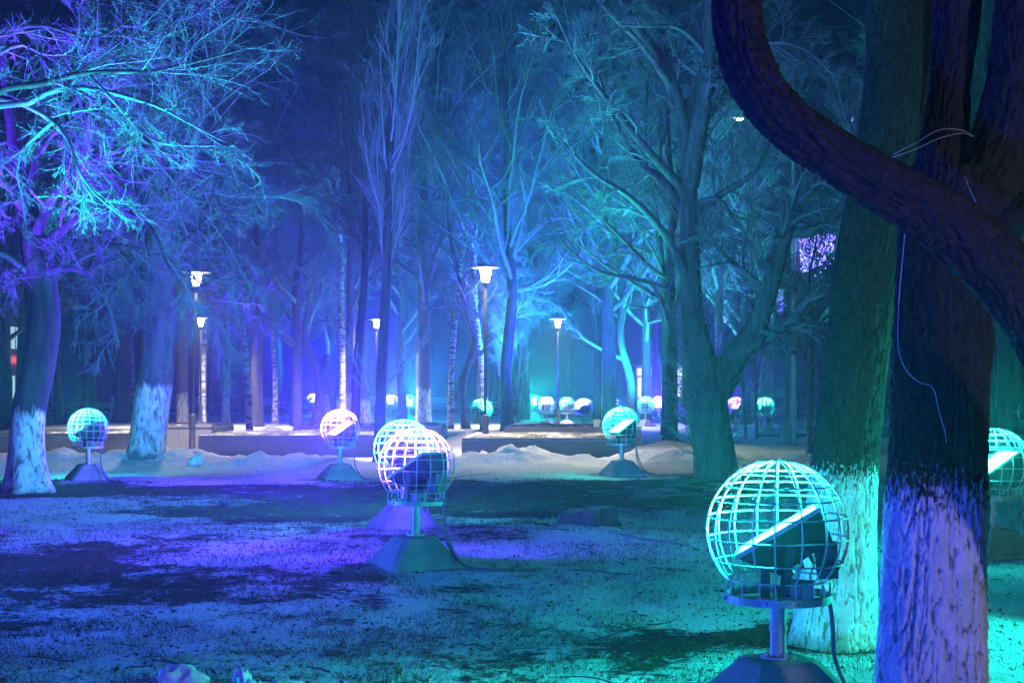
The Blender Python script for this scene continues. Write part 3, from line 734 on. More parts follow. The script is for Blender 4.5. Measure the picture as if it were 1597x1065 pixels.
#       kind, px, base row, scale, turn, tilt(y), trunk, twigs, label
STAND = [
 ('lime', 8, 668, 0.85, 0.3, 0.0, BARK, TW, 'dark bare tree at the left edge before the lit facade'),
 ('fan', 92, 660, 1.0, 1.1, 0.0, BARK, TW, 'dark trunk right behind the leaning trunk, blue on one edge'),
 ('birch', 134, 655, 1.0, 2.0, 0.0, BIRCH, TF, 'thin birch trunk behind the cyan globe by the leaning trunk'),
 ('lime_b', 180, 656, 1.0, 0.2, 0.0, WASH, TW, 'bare tree between the thin birch and the whitewashed cyan trunk'),
 ('birch_b', 208, 655, 0.9, 4.0, 0.03, BIRCH, TF, 'slender pale birch touching the left side of the whitewashed cyan trunk'),
 ('lime', 285, 661, 1.0, 2.2, 0.0, WASHB, TW, 'bare tree with cream whitewashed foot just left of the far lamp post'),
 ('birch', 315, 664, 1.0, 0.9, 0.0, BIRCH, TF, 'spotted birch trunk directly behind the far left lamp'),
 ('crooked', 352, 659, 0.95, 5.0, -0.10, WASH, TW, 'leaning bare tree with teal whitewashed foot before the far kerb'),
 ('birch_b', 389, 672, 1.0, 2.6, 0.0, BIRCH, TF, 'straight spotted birch trunk behind the left end of the long planter'),
 ('birch', 429, 663, 0.8, 3.3, 0.0, BIRCH, TF, 'thin birch standing alone over the small snow heap'),
 ('lime_b', 462, 664, 0.9, 1.4, 0.0, BARK, TW, 'dark bare tree left of the far violet floodlight'),
 ('crooked', 492, 661, 1.0, 0.4, 0.0, BARK, TF, 'crooked bare tree beside the far violet floodlight'),
 ('crooked', 512, 658, 1.05, 2.5, 0.05, WASH, TF, 'crooked whitewashed tree above the violet globe with the glowing panel'),
 ('birch', 533, 664, 1.0, 1.7, 0.0, BIRCH, TF, 'birch trunk close left of the dark straight tree'),
 ('fan', 548, 667, 1.0, 0.6, 0.0, WASHB, TD, 'dark straight tree with fanning branches and cream foot in mid-picture'),
 ('lime', 572, 660, 0.9, 3.8, 0.07, WASH, TW, 'bare tree leaning right behind the far lamp post'),
 ('lime_b', 628, 660, 0.9, 4.6, 0.11, BARK, TW, 'dark trunk slanting right above the far pinkish floodlight'),
 ('lime', 660, 667, 1.15, 5.2, 0.0, WASHB, TW, 'wide bare tree with bright whitewashed foot left of the snow heap'),
 ('birch_b', 703, 669, 0.95, 0.1, 0.0, BIRCH, TW, 'dark mottled birch left of the middle lamp post'),
 ('crooked', 728, 669, 0.85, 3.1, 0.03, BARK, TW, 'curved dark trunk close left of the middle lamp post'),
 ('lime', 748, 661, 0.95, 0.9, 0.0, BARK, TW, 'bare trunk hidden behind the middle lamp post'),
 ('birch', 757, 664, 0.95, 2.9, 0.06, BIRCH, TF, 'bright white birch leaning right beside the middle lamp'),
 ('slim', 790, 662, 0.75, 0.7, 0.0, BARK, TF, 'small brightly lit young tree right of the middle lamp post'),
 ('slim', 806, 659, 0.85, 4.2, 0.0, BARK, TW, 'thin young tree next to the small bright one'),
 ('fan', 818, 654, 1.0, 2.0, 0.0, BARK, TW, 'bare trunk behind the dazzling cyan floodlight'),
 ('crooked', 985, 662, 0.95, 1.0, -0.10, BARK, TW, 'dark trunk slanting left above the cyan globe by the kiosk'),
 ('lime_b', 1008, 660, 0.95, 2.4, -0.03, BARK, TW, 'forked dark trunk before the lit kiosk'),
 ('lime', 1046, 686, 0.80, 4.9, 0.0, BARK, TW, 'straight violet-lit trunk left of the big forked tree'),
 ('slim', 1164, 684, 0.5, 0.5, -0.05, BARK, TD, 'thin dark stem leaning left behind the big forked tree'),
 ('slim', 1180, 684, 0.55, 2.5, 0.03, BARK, TD, 'thin dark stem close left of the bright cyan globe'),
 ('fan', 1122, 664, 0.95, 3.0, 0.0, BARK, TF, 'pale cyan-lit tree seen through the fork of the big tree'),
 ('lime_b', 1162, 661, 0.95, 1.2, 0.0, BARK, TF, 'bright green-cyan tree right of the big fork'),
 ('slim', 1262, 722, 0.62, 0.0, 0.04, BARK, TD, 'thin curved sapling between the steel pole and the second thick trunk'),
 ('lime_b', 1548, 652, 0.62, 0.3, 0.0, WASHB, TF, 'cyan tree glimpsed right of the thick foreground trunk, nearest to it'),
 ('lime', 1570, 652, 0.62, 1.9, 0.0, WASHB, TF, 'cyan whitewashed tree in the gap right of the foreground trunk'),
 ('crooked', 1592, 653, 0.6, 4.0, 0.0, WASHB, TF, 'cyan tree at the right picture edge above the violet kerb'),
]
for (kind, px, by, sc_, rz, tl, mt, mc, lab) in STAND:
    g = ground_at(px, by)
    plant(kind, g[0], g[1], sc_, rz, lab, mt, mc, 'bare park trees', (0, tl))
# the wood goes on beyond the fence and to both sides
rf = random.Random(5)
kinds = ['lime','lime_b','fan','birch','crooked','birch_b']
FAR = []
for k in range(44):
    d = rf.uniform(64, 84) if k < 22 else (rf.uniform(100, 118) if k < 34 else rf.uniform(46, 60))
    px = -40+1690*((k*0.618) % 1.0)+rf.uniform(-25, 25)
    FAR.append((px, d))
for k, (px, d) in enumerate(FAR):
    kd = kinds[k % 6]
    plant(kd, (px-CXP)/FPX*d, d, rf.uniform(1.15, 1.6) if d > 62 else rf.uniform(0.95, 1.2), rf.uniform(0, 6.28), 'bare tree in the hazy blue-lit wood at the back', BARK, TW, 'bare trees in the far wood')

# --- the leaning trunk on the left with its tangle of twigs
def pts_px(lst): return np.array([at(px, py, d) for px, py, d in lst])
def rel(P, base): return P-np.asarray(base)[None]
def built_tree(name, base, trunk_pts, trunk_r, limbs, label, mat_t, mat_c, seed, levels, S=24, seg=60, amp=0.08, flare=0.5, group='bare park trees', detail=None, limb_mat=None, extra=None):
    rng = np.random.default_rng(seed)
    base = np.array([base[0], base[1], gz(base[0], base[1])-0.02])
    t = empty(name, base); tag(t, label, 'tree', group)
    tm, P, R = rough_trunk('trunk', rel(trunk_pts, base), trunk_r, S, seg, amp, flare, 0.7, seed % 13, detail=detail)
    link('trunk', tm, mat_t, t)
    groups = []; LP = []
    for lp, lr in limbs:
        p = spline(rel(lp, base), 14); r = np.interp(np.linspace(0, 1, 14), np.linspace(0, 1, len(lr)), lr)
        if r[0] > 0.05:
            lm, _, _ = rough_trunk('limb', rel(lp, base), lr, 16, 40, amp, 0, 1, seed % 11+len(LP), detail=None)
            link('limb', lm, limb_mat or mat_t, t)
        else: groups.append((p[None], r[None], 7))
        LP.append((p, r))
    cur = (np.stack([p for p, r in LP]), np.stack([r for p, r in LP])) if LP else (P[None, ::4], R[None, ::4])
    for lv in levels:
        lv = dict(lv); n_ = lv.pop('n'); S_ = lv.pop('S')
        cur = spawn(*cur, n_, rng, **lv); groups.append((cur[0], cur[1], S_))
    if extra is not None: groups += extra(P, R, rng)
    if groups: link('crown', tubes_mesh('crown', groups), mat_c, t)
    return t
FINE = [dict(n=10, S=5, t0=0.12, ang=42, angv=14, length=0.46, lshape=0.45, k=7, wig=0.13, trop=-0.03, ratio=0.42, rmin=0.008, tip=0.3),
        dict(n=9, S=4, t0=0.12, ang=40, angv=14, length=0.46, lshape=0.4, k=5, wig=0.14, trop=-0.07, ratio=0.5, rmin=0.0048, tip=0.45),
        dict(n=7, S=3, t0=0.15, ang=38, angv=14, length=0.5, lshape=0.4, k=4, wig=0.14, trop=-0.08, ratio=0.6, rmin=0.0034, tip=0.6),
        dict(n=3, S=3, t0=0.2, ang=36, angv=14, length=0.5, lshape=0.4, k=3, wig=0.12, trop=-0.05, ratio=0.7, rmin=0.0026, tip=0.6)]
d = dist(768)
tp = pts_px([(44,775,d),(42,700,d),(45,640,d),(60,570,d),(68,500,d),(62,430,d),(50,370,d),(38,300,d+0.4),(20,200,d+0.8),(0,60,d+1)])
limbs = [
 (pts_px([(55,400,d),(110,350,d-.5),(170,330,d-1.2),(230,350,d-1.8),(265,420,d-2.2)]), [0.075,0.06,0.04,0.025,0.012]),
 (pts_px([(50,380,d),(90,300,d-.5),(150,250,d-1),(220,230,d-1.4),(300,260,d-2),(350,330,d-2.4)]), [0.085,0.07,0.05,0.035,0.02,0.01]),
 (pts_px([(45,350,d),(20,300,d-.8),(-30,260,d-1.4),(-90,260,d-2)]), [0.08,0.06,0.04,0.02]),
 (pts_px([(40,320,d),(70,220,d+.3),(120,150,d+.8),(200,90,d+1.3),(290,20,d+1.5)]), [0.08,0.065,0.05,0.03,0.012]),
 (pts_px([(60,430,d),(100,420,d-.4),(140,430,d-.9),(170,480,d-1.2),(185,540,d-1.3)]), [0.05,0.04,0.03,0.02,0.01]),
 (pts_px([(60,440,d),(10,400,d-.4),(-30,400,d-.8),(-70,440,d-1.2)]), [0.05,0.04,0.03,0.015]),
 (pts_px([(48,370,d),(140,380,d+.5),(220,390,d+1),(290,420,d+1.5),(330,470,d+2)]), [0.06,0.05,0.035,0.02,0.01]),
]
g = ground_at(44, 768)
built_tree('tree', g, tp, [0.26,0.255,0.25,0.25,0.25,0.24,0.2,0.16,0.1,0.05], limbs, 'leaning dark trunk with blue whitewashed foot at the left edge', M['bark_wash'], TW, 21, FINE, amp=0.08, flare=0.75)

# --- tree out of frame on the left whose long lit branches reach in
d = 17.5
base = at(-190, 605+EYE*FPX/d, d)
tp = pts_px([(-190,810,d),(-185,650,d),(-195,500,d),(-170,350,d),(-150,220,d),(-140,80,d),(-150,-120,d)])
limbs = [
 (pts_px([(-172,340,d),(-60,200,d-.4),(0,143,d-.7),(60,132,d-.8),(140,114,d-1),(230,112,d-1.2),(310,96,d-1.3),(400,72,d-1.4)]), [0.075,0.055,0.045,0.038,0.03,0.02,0.014,0.006]),
 (pts_px([(-30,165,d-.6),(40,162,d-.7),(90,138,d-.8),(150,140,d-1),(200,152,d-1.2),(250,168,d-1.4),(290,190,d-1.6),(350,222,d-1.7)]), [0.045,0.04,0.034,0.03,0.025,0.018,0.012,0.005]),
 (pts_px([(-80,190,d-.2),(0,156,d-.4),(40,165,d-.6),(85,190,d-.8),(110,225,d-1),(120,260,d-1.1),(150,305,d-1.2),(200,345,d-1.4)]), [0.05,0.042,0.036,0.03,0.024,0.018,0.012,0.006]),
 (pts_px([(85,188,d-.8),(60,210,d-.7),(35,235,d-.6),(27,270,d-.5),(35,310,d-.4),(40,350,d-.4)]), [0.028,0.024,0.02,0.016,0.012,0.008]),
 (pts_px([(-150,230,d),(-80,120,d+.3),(-20,60,d+.5),(60,40,d+.6),(140,60,d+.6),(190,40,d+.7)]), [0.07,0.055,0.04,0.03,0.02,0.008]),
 (pts_px([(-20,95,d),(30,70,d),(70,85,d-.2),(110,80,d-.3),(125,40,d-.4),(118,0,d-.4)]), [0.03,0.025,0.02,0.016,0.012,0.008]),
 (pts_px([(140,118,d-1),(170,150,d-1.1),(220,205,d-1.2),(260,225,d-1.3),(330,228,d-1.4),(365,228,d-1.4)]), [0.02,0.018,0.015,0.012,0.009,0.005]),
]
FINE2 = [dict(n=11, S=4, t0=0.2, ang=38, angv=12, length=0.24, lshape=0.35, k=6, wig=0.13, trop=-0.03, ratio=0.42, rmin=0.0052, tip=0.35),
         dict(n=8, S=3, t0=0.1, ang=40, angv=14, length=0.46, lshape=0.4, k=4, wig=0.14, trop=-0.04, ratio=0.6, rmin=0.0038, tip=0.5),
         dict(n=6, S=3, t0=0.1, ang=38, angv=14, length=0.5, lshape=0.4, k=3, wig=0.12, trop=-0.03, ratio=0.65, rmin=0.0026, tip=0.6)]
built_tree('tree', base, tp, [0.24,0.22,0.2,0.18,0.14,0.1,0.05], limbs, 'bare tree out of frame whose long cyan and violet branches hang in at upper left', M['bark_wash'], TW, 22, FINE2)

# --- whitewashed trunk behind the cyan globe
g = ground_at(228, 728); d = g[1]
tp = pts_px([(226,734,d),(230,690,d),(236,640,d),(243,580,d),(247,500,d),(246,430,d),(250,350,d),(245,250,d),(252,120,d),(250,-40,d)])
limbs = [
 (pts_px([(246,440,d),(200,380,d),(150,340,d-.5),(90,330,d-1)]), [0.13,0.09,0.05,0.015]),
 (pts_px([(248,420,d),(300,370,d),(340,330,d-.5),(400,320,d-.8)]), [0.12,0.08,0.05,0.015]),
 (pts_px([(248,350,d),(210,250,d+.4),(190,150,d+.8),(150,20,d+1)]), [0.12,0.09,0.06,0.02]),
 (pts_px([(250,330,d),(300,230,d-.3),(330,120,d-.5),(390,0,d-.6)]), [0.12,0.09,0.06,0.02]),
 (pts_px([(250,300,d),(240,200,d-1),(270,100,d-1.6),(260,-30,d-2)]), [0.10,0.08,0.05,0.02]),
 (pts_px([(250,480,d),(310,450,d+.5),(360,440,d+1),(410,480,d+1.2)]), [0.07,0.055,0.04,0.015]),
]
built_tree('tree', g, tp, [0.36,0.355,0.36,0.36,0.35,0.33,0.24,0.18,0.12,0.05], limbs, 'thick trunk with bright cyan whitewash beside the caged cyan globe', M['bark_wash_b'], TW, 23, FINE, flare=0.35)

# --- slim upright poplar
g = ground_at(590, 725); d = g[1]
tp = pts_px([(590,730,d),(593,640,d),(597,540,d),(603,420,d),(606,300,d),(610,180,d),(617,60,d),(622,-80,d)])
limbs = []
rp = random.Random(9)
for k in range(17):
    y0 = 470-k*24-rp.uniform(0, 15); sgn = 1 if rp.random() < 0.62 else -1
    sp = sgn*rp.uniform(12, 52); dd = rp.uniform(-0.7, 0.7); ln = rp.uniform(170, 300)
    x0 = np.interp(y0, [0, 300, 420, 640], [619, 606, 603, 593])
    limbs.append((pts_px([(x0, y0, d), (x0+sp*0.45, y0-ln*0.22, d+dd*.4), (x0+sp*0.8, y0-ln*0.55, d+dd*.8), (x0+sp, y0-ln, d+dd)]), [0.026, 0.022, 0.015, 0.006]))
limbs.append((pts_px([(600,605,d),(625,575,d-.1),(655,545,d-.2),(680,510,d-.3)]), [0.03,0.022,0.014,0.006]))
limbs.append((pts_px([(598,630,d),(570,600,d-.1),(552,560,d-.1),(540,520,d-.2)]), [0.02,0.015,0.01,0.005]))
POP = [dict(n=9, S=4, t0=0.15, ang=17, angv=7, length=0.30, lshape=0.4, k=5, wig=0.1, trop=0.10, ratio=0.5, rmin=0.007, tip=0.4),
       dict(n=7, S=3, t0=0.1, ang=22, angv=8, length=0.5, lshape=0.4, k=4, wig=0.10, trop=0.09, ratio=0.6, rmin=0.004, tip=0.5),
       dict(n=4, S=3, t0=0.2, ang=26, angv=10, length=0.5, lshape=0.4, k=3, wig=0.1, trop=0.08, ratio=0.6, rmin=0.004, tip=0.6)]
built_tree('tree', g, tp, [0.115,0.11,0.105,0.095,0.08,0.065,0.045,0.02], limbs, 'slim dark upright tree with steep green-cyan branches, left of the mid-lawn globes', M['bark'], TF, 24, POP, S=14, seg=40, flare=0.3)

# --- big forked tree right of centre
g = ground_at(1112, 745); d = g[1]
tp = pts_px([(1118,752,d),(1114,710,d),(1106,660,d),(1098,610,d),(1090,560,d),(1080,490,d),(1076,400,d),(1074,320,d),(1072,240,d),(1060,170,d),(1030,95,d),(985,30,d),(955,-40,d)])
limbs = [
 (pts_px([(1118,610,d),(1145,560,d-.2),(1180,505,d-.5),(1202,440,d-.8),(1222,370,d-1),(1248,312,d-1.2),(1290,284,d-1.4),(1350,285,d-1.5)]), [0.28,0.23,0.19,0.165,0.145,0.125,0.105,0.06]),
 (pts_px([(1230,362,d-1),(1262,362,d-1.1),(1295,345,d-1.2),(1318,310,d-1.3),(1330,250,d-1.3),(1335,190,d-1.3),(1350,120,d-1.3)]), [0.10,0.09,0.08,0.075,0.07,0.06,0.03]),
 (pts_px([(1074,290,d),(1088,210,d-.3),(1102,130,d-.4),(1106,60,d-.4),(1108,-40,d-.4)]), [0.19,0.16,0.15,0.13,0.1]),
 (pts_px([(1070,190,d),(1092,120,d+.3),(1108,70,d+.6),(1120,-20,d+.9)]), [0.12,0.10,0.08,0.05]),
 (pts_px([(1068,330,d),(1030,280,d+.3),(990,245,d+.6),(930,130,d+.9),(920,60,d+1)]), [0.10,0.08,0.06,0.045,0.02]),
 (pts_px([(1070,300,d),(1010,235,d-.4),(950,160,d-.8),(900,90,d-1.2),(865,20,d-1.5)]), [0.09,0.07,0.05,0.03,0.012]),
 (pts_px([(1074,440,d),(1040,370,d-.5),(985,310,d-1),(925,270,d-1.5),(870,215,d-1.8)]), [0.09,0.07,0.05,0.03,0.012]),
 (pts_px([(1090,330,d),(1130,300,d-.5),(1175,270,d-.8),(1205,215,d-1),(1230,190,d-1.1)]), [0.08,0.06,0.045,0.03,0.012]),
 (pts_px([(1086,320,d),(1120,310,d-.6),(1150,350,d-.9),(1185,400,d-1.2),(1200,440,d-1.3)]), [0.05,0.04,0.03,0.02,0.01]),
 (pts_px([(1050,140,d),(1000,70,d-.6),(950,20,d-1),(900,-40,d-1.4)]), [0.07,0.05,0.035,0.012]),
 (pts_px([(1105,90,d-.4),(1060,45,d-.8),(1010,42,d-1.2),(970,40,d-1.4)]), [0.05,0.04,0.03,0.012]),
 (pts_px([(1110,60,d-.4),(1180,60,d-.6),(1240,90,d-.8),(1300,130,d-1)]), [0.06,0.045,0.03,0.012]),
 (pts_px([(1100,170,d-.4),(1170,80,d-.6),(1250,75,d-.8),(1330,150,d-1)]), [0.05,0.04,0.03,0.012]),
]
def shoots(P, R, rng):
    sub = slice(4, 34)
    a = spawn(P[None, sub], R[None, sub]*1.0, 260, rng, 0.0, 1.0, 58, 20, 1.15, 0.2, True, 7, 0.2, 0.12, 0.03, 0.0055, 0.5, lv=0.35)
    # start the shoots on the bark, not in the heartwood
    b = spawn(*a, 4, rng, 0.2, 1.0, 35, 14, 0.45, 0.3, False, 4, 0.25, 0.06, 0.7, 0.004, 0.5)
    return [(a[0], a[1], 3), (b[0], b[1], 3)]
W_LV = [dict(n=8, S=5, t0=0.15, ang=50, angv=16, length=0.36, lshape=0.45, k=7, wig=0.2, trop=0.03, ratio=0.42, rmin=0.011, tip=0.35, ),
        dict(n=9, S=4, t0=0.12, ang=46, angv=16, length=0.45, lshape=0.4, k=5, wig=0.22, trop=0.0, ratio=0.5, rmin=0.006, tip=0.5),
        dict(n=6, S=3, t0=0.12, ang=44, angv=16, length=0.5, lshape=0.4, k=4, wig=0.24, trop=-0.03, ratio=0.6, rmin=0.0044, tip=0.6),
        dict(n=3, S=3, t0=0.2, ang=40, angv=16, length=0.5, lshape=0.4, k=3, wig=0.2, trop=-0.03, ratio=0.7, rmin=0.0034, tip=0.6)]
built_tree('tree', g, tp, [0.39,0.36,0.36,0.39,0.30,0.19,0.17,0.16,0.15,0.13,0.11,0.085,0.05], limbs, 'big forked dark tree with shaggy shoots on its teal trunk, right of centre', M['bark_pale'], TW, 25, W_LV, flare=0.12, extra=shoots)

# --- thick foreground trunks
def near_tree(base, tp, tr, stems, label, mat, seed, S=230, seg=420, detail=(12.0, 9.0, 0.0125)):
    base = np.array([base[0], base[1], gz(base[0], base[1])-0.03])
    t = empty('tree', base); tag(t, label, 'tree', 'thick foreground trees')
    tm, P, R = rough_trunk('trunk', rel(tp, base), tr, S, seg, 0.05, 0.22, 0.5, seed, detail=detail); link('trunk', tm, mat, t)
    for sp, sr in stems:
        lm, _, _ = rough_trunk('stem', rel(sp, base), sr, 150, 220, 0.06, 0, 1, seed+3, detail=(detail[0]*0.6, detail[1]*1.2, detail[2]*0.8)); link('stem', lm, mat, t)
    return t, base
d1 = 5.5
near_tree((0.0,0.0) if False else (at(1450,0,d1)[0], d1),
  pts_px([(1448,1265,d1),(1452,1080,d1),(1457,900,d1),(1463,700,d1),(1468,560,d1),(1474,450,d1),(1482,350,d1),(1492,270,d1)]), [0.22,0.205,0.19,0.18,0.176,0.182,0.195,0.19],
  [(pts_px([(1472,420,d1),(1468,310,d1),(1474,220,d1),(1482,130,d1+.05),(1492,20,d1+.1),(1505,-160,d1+.1)]), [0.10,0.115,0.09,0.072,0.088,0.09]),
   (pts_px([(1500,430,d1),(1528,320,d1-.05),(1570,210,d1-.1),(1592,110,d1-.1),(1604,0,d1-.1),(1625,-160,d1-.1)]), [0.12,0.14,0.122,0.115,0.115,0.11]),
   (pts_px([(1525,345,d1-.05),(1570,335,d1-.12),(1600,318,d1-.15),(1660,290,d1-.2)]), [0.06,0.05,0.042,0.03])],
  'thickest foreground trunk with purple whitewashed foot, forking above the crossing limb', M['bark_near'], 5)
d2 = dist(1000)
near_tree((at(1302,0,d2)[0], d2),
  pts_px([(1300,1008,d2),(1305,930,d2),(1312,800,d2),(1322,680,d2),(1338,540,d2),(1354,420,d2),(1370,320,d2),(1384,220,d2),(1394,100,d2),(1396,0,d2),(1400,-150,d2)]), [0.245,0.23,0.212,0.198,0.192,0.19,0.185,0.178,0.17,0.17,0.16],
  [(pts_px([(1384,300,d2),(1425,200,d2+.1),(1450,90,d2+.2),(1462,-60,d2+.3)]), [0.14,0.15,0.14,0.12])],
  'second thick trunk with cyan whitewashed foot behind the large globe floodlight', M['bark_second'], 8)
d3 = 4.4
tp = pts_px([(1960,1430,d3+.6),(1900,1150,d3+.5),(1800,850,d3+.35),(1690,620,d3+.2),(1600,470,d3+.05),(1500,365,d3),(1400,302,d3),(1310,248,d3+.02),(1235,195,d3+.05),(1180,130,d3+.1),(1155,60,d3+.15),(1150,-10,d3+.2),(1160,-120,d3+.3),(1190,-300,d3+.5)])
near_tree((tp[0][0], tp[0][1]), tp, [0.20,0.16,0.135,0.118,0.104,0.094,0.083,0.075,0.073,0.077,0.075,0.072,0.07,0.06], [],
  'bent blue-lit trunk sweeping across the upper right in front of the thick trunks', M['bark_limb'], 3, S=150, seg=620, detail=(4.6, 10.0, 0.011))
# pale wires on the trunks
def wire(lst, label, r=0.0013, nm='wire'):
    P = spline(pts_px(lst), 40); o0 = P[0].copy()
    o = MB().tube(P-o0, r, 6).build(nm, M['pale_wire'], None, True); o.location = o0; tag(o, label, 'wire'); return o
dw = d1-0.215
wire([(1412,355,dw),(1408,400,dw),(1402,470,dw),(1401,540,dw),(1412,575,dw),(1432,595,dw),(1455,605,dw),(1464,640,dw),(1473,670,dw+.01),(1476,690,dw+.02)], 'pale wire curling down the bark of the thickest trunk')
wire([(1394,241,5.2),(1430,222,5.15),(1465,203,5.15),(1498,203,5.2),(1518,212,5.3)], 'upper pale wire end sticking out left from the fork', 0.0011)
wire([(1392,246,5.15),(1430,232,5.1),(1465,216,5.1),(1500,208,5.2),(1518,214,5.3)], 'lower pale wire end sticking out left from the fork', 0.0011)
wire([(1505,275,5.2),(1512,295,5.16),(1525,320,5.12),(1545,345,5.1),(1566,354,5.14)], 'short pale wire drooping below the fork to the right', 0.0013)

# ------------------------------------------------------------------ stump, snow lumps
g = ground_at(915, 829)
mb = MB(); a_ = np.linspace(0, 2*math.pi, 40, endpoint=False)
rr_ = 0.30*(1+0.12*np.cos(5*a_+1)+0.06*np.cos(9*a_))
lv = []
for z_, s_, tilt in ((-0.1,1.2,0),(0.03,1.0,0),(0.13,0.92,0.03),(0.155,0.90,0.04),(0.14,0.78,0.03),(0.09,0.4,0.0),(0.08,0.02,0.0)):
    lv.append(np.c_[rr_*np.cos(a_)*s_*1.05, rr_*np.sin(a_)*s_, z_+tilt*np.cos(a_)*s_])
k_ = np.arange(40); j_ = (k_+1) % 40
v_ = np.concatenate(lv); v_ += 0.02*(noise3(v_*np.array([14,14,3])+3)-0.5)[:, None]*np.array([1,1,0.2])
st = empty('stump', (g[0], g[1], gz(g[0], g[1]))); tag(st, 'low cut tree stump with tilted top on the lawn', 'stump')
mb.add(v_[:160], [np.concatenate([np.c_[q_*40+k_, q_*40+j_, (q_+1)*40+j_, (q_+1)*40+k_] for q_ in range(3)])]); mb.build('bark', M['bark_pale'], st, True)
mb = MB().add(v_[120:], [np.concatenate([np.c_[q_*40+k_, q_*40+j_, (q_+1)*40+j_, (q_+1)*40+k_] for q_ in range(3)])]); mb.build('cut_face', M['wood_cut'], st, True)
def lump(px, py, d, sx, sy, sz, label, seed):
    g = at(px, py, d)
    u_, v_ = np.meshgrid(np.linspace(0, 2*math.pi, 40, endpoint=False), np.linspace(0, math.pi/2+0.35, 16))
    p = np.stack([np.cos(u_)*np.sin(v_), np.sin(u_)*np.sin(v_), np.cos(v_)], -1).reshape(-1, 3)
    nz = fbm2(p[:, 0]*1.7+seed, p[:, 1]*1.7+p[:, 2]*1.3, 1.0, 4, seed*2.0); p = p*(0.55+0.75*nz+0.35*(noise3(p*5.0+seed)-0.5)+0.18*(noise3(p*11.0+seed)-0.5))[:, None]*np.array([sx, sy, sz])
    k_ = np.arange(40); j_ = (k_+1) % 40
    me = mesh_np('snow_lump', p, [np.concatenate([np.c_[q_*40+k_, (q_+1)*40+k_, (q_+1)*40+j_, q_*40+j_] for q_ in range(15)])])
    o = link('snow_lump', me, M['snow']); o.location = (g[0], d, gz(g[0], d)); tag(o, label, 'snow lump', 'icy snow lumps'); return o
lump(285, 0, 7.62, 0.14, 0.11, 0.10, 'large icy snow lump at the bottom edge', 1)
lump(378, 0, 7.6, 0.06, 0.06, 0.09, 'small round icy lump right of the large one at the bottom edge', 2)
lump(400, 0, 7.42, 0.07, 0.07, 0.08, 'small icy lump lowest at the bottom edge', 4)
lump(440, 0, 7.5, 0.13, 0.09, 0.06, 'flat icy lump at the bottom edge, right of the small ones', 5)
lump(306, 0, 28.0, 0.16, 0.14, 0.17, 'bluish snow clod on the bank below the left lamp post', 6)

# ------------------------------------------------------------------ steel pole with light ornament and loudspeaker
def bulbs_mesh(pts, r, name):
    b = np.array([(1,0,0),(-1,0,0),(0,1,0),(0,-1,0),(0,0,1),(0,0,-1)])*r; f = np.array([(0,2,4),(2,1,4),(1,3,4),(3,0,4),(2,0,5),(1,2,5),(3,1,5),(0,3,5)])
    v = (pts[:, None, :]+b[None]).reshape(-1, 3); q = (f[None]+6*np.arange(len(pts))[:, None, None]).reshape(-1, 3)
    return mesh_np(name, v, [q])
bulb_m = emit_mat('bulb_violet_white', (0.15, 0.11, 1.0), 14.0, False)
bulb_b = emit_mat('bulb_blue', (0.12, 0.16, 1.0), 8.0, False)
def ornament(px, py, d, R_, label, seed, polex=True):
    o0 = at(px, py, d); t = empty('light_ornament', o0); tag(t, label, 'light ornament', 'quarter-circle light ornaments')
    rng = np.random.default_rng(seed); a0, a1 = RAD(6), RAD(-88)
    ar = np.linspace(a0, a1, 24); mb = MB()
    mb.tube(np.c_[R_*np.cos(ar), 0*ar, R_*np.sin(ar)], 0.013, 6)
    mb.tube([(0.04,0,0.01),(R_*math.cos(a0),0,R_*math.sin(a0))], 0.013, 6); mb.tube([(0.04,0,0),(0.05,0,-R_)], 0.013, 6)
    mb.build('frame', M['steel'], t)
    rr = R_*0.90*np.sqrt(rng.random(520)); aa = a0+(a1-a0)*rng.random(520)*0.98-0.01
    link('bulb_field', bulbs_mesh(np.c_[0.06+rr*np.cos(aa), rng.normal(0, 0.02, 520), rr*np.sin(aa)], 0.0145, 'bulb_field'), bulb_m, t)['kind'] = 'stuff'
    for k in range(11):
        a_ = a0+(a1-a0)*(k+0.4)/11; link('rim_bulb', bulbs_mesh(np.array([[1.07*R_*math.cos(a_), 0, 1.07*R_*math.sin(a_)]]), 0.02, 'rim_bulb'), bulb_b, t)
    return t
dp = dist(691)
pole = empty('utility_pole', ((1238-CXP)/FPX*dp, dp, gz((1238-CXP)/FPX*dp, dp)-0.05)); tag(pole, 'tall grey steel pole carrying the light ornament and loudspeaker', 'pole')
MB().lathe([(0.16,0),(0.16,0.04),(0.095,0.06),(0.095,1.35),(0.075,1.42),(0.07,6.0),(0.055,11.0),(0,11.01)], 18).build('shaft', M['pale_paint'], pole, True)
for z_ in (2.35, 3.3, 5.2): MB().lathe([(0.078,z_),(0.084,z_),(0.084,z_+0.05),(0.078,z_+0.05)], 16).build('clamp', M['steel'], pole)
ornament(1243, 368, dp-0.12, 1.17, 'blue-white quarter-circle light ornament on the grey steel pole', 1)
o0 = at(1248, 465, dp-0.05); t = empty('loudspeaker', o0); tag(t, 'white horn loudspeaker on the grey steel pole', 'loudspeaker'); t.rotation_euler = (0, 0, RAD(-15))
mb = MB().lathe([(0.05,-0.16),(0.06,-0.02),(0.055,0.0),(0.07,0.12),(0.115,0.24),(0.165,0.30),(0.17,0.31),(0.15,0.30),(0.06,0.12)], 20, cap0=True)
hm = mb.mesh('horn', True); hv = np.array([v.co[:] for v in hm.vertices]); hm.vertices.foreach_set('co', np.c_[hv[:, 2], hv[:, 1], hv[:, 0]].astype(np.float32).ravel()); hm.update()
link('horn', hm, simple_mat('white_plastic', (0.75,0.75,0.74), (0.65,0.65,0.64), 5, 0.5), t)
MB().box((-0.1,0,-0.06), (0.22,0.03,0.03)).build('bracket', M['steel'], t)
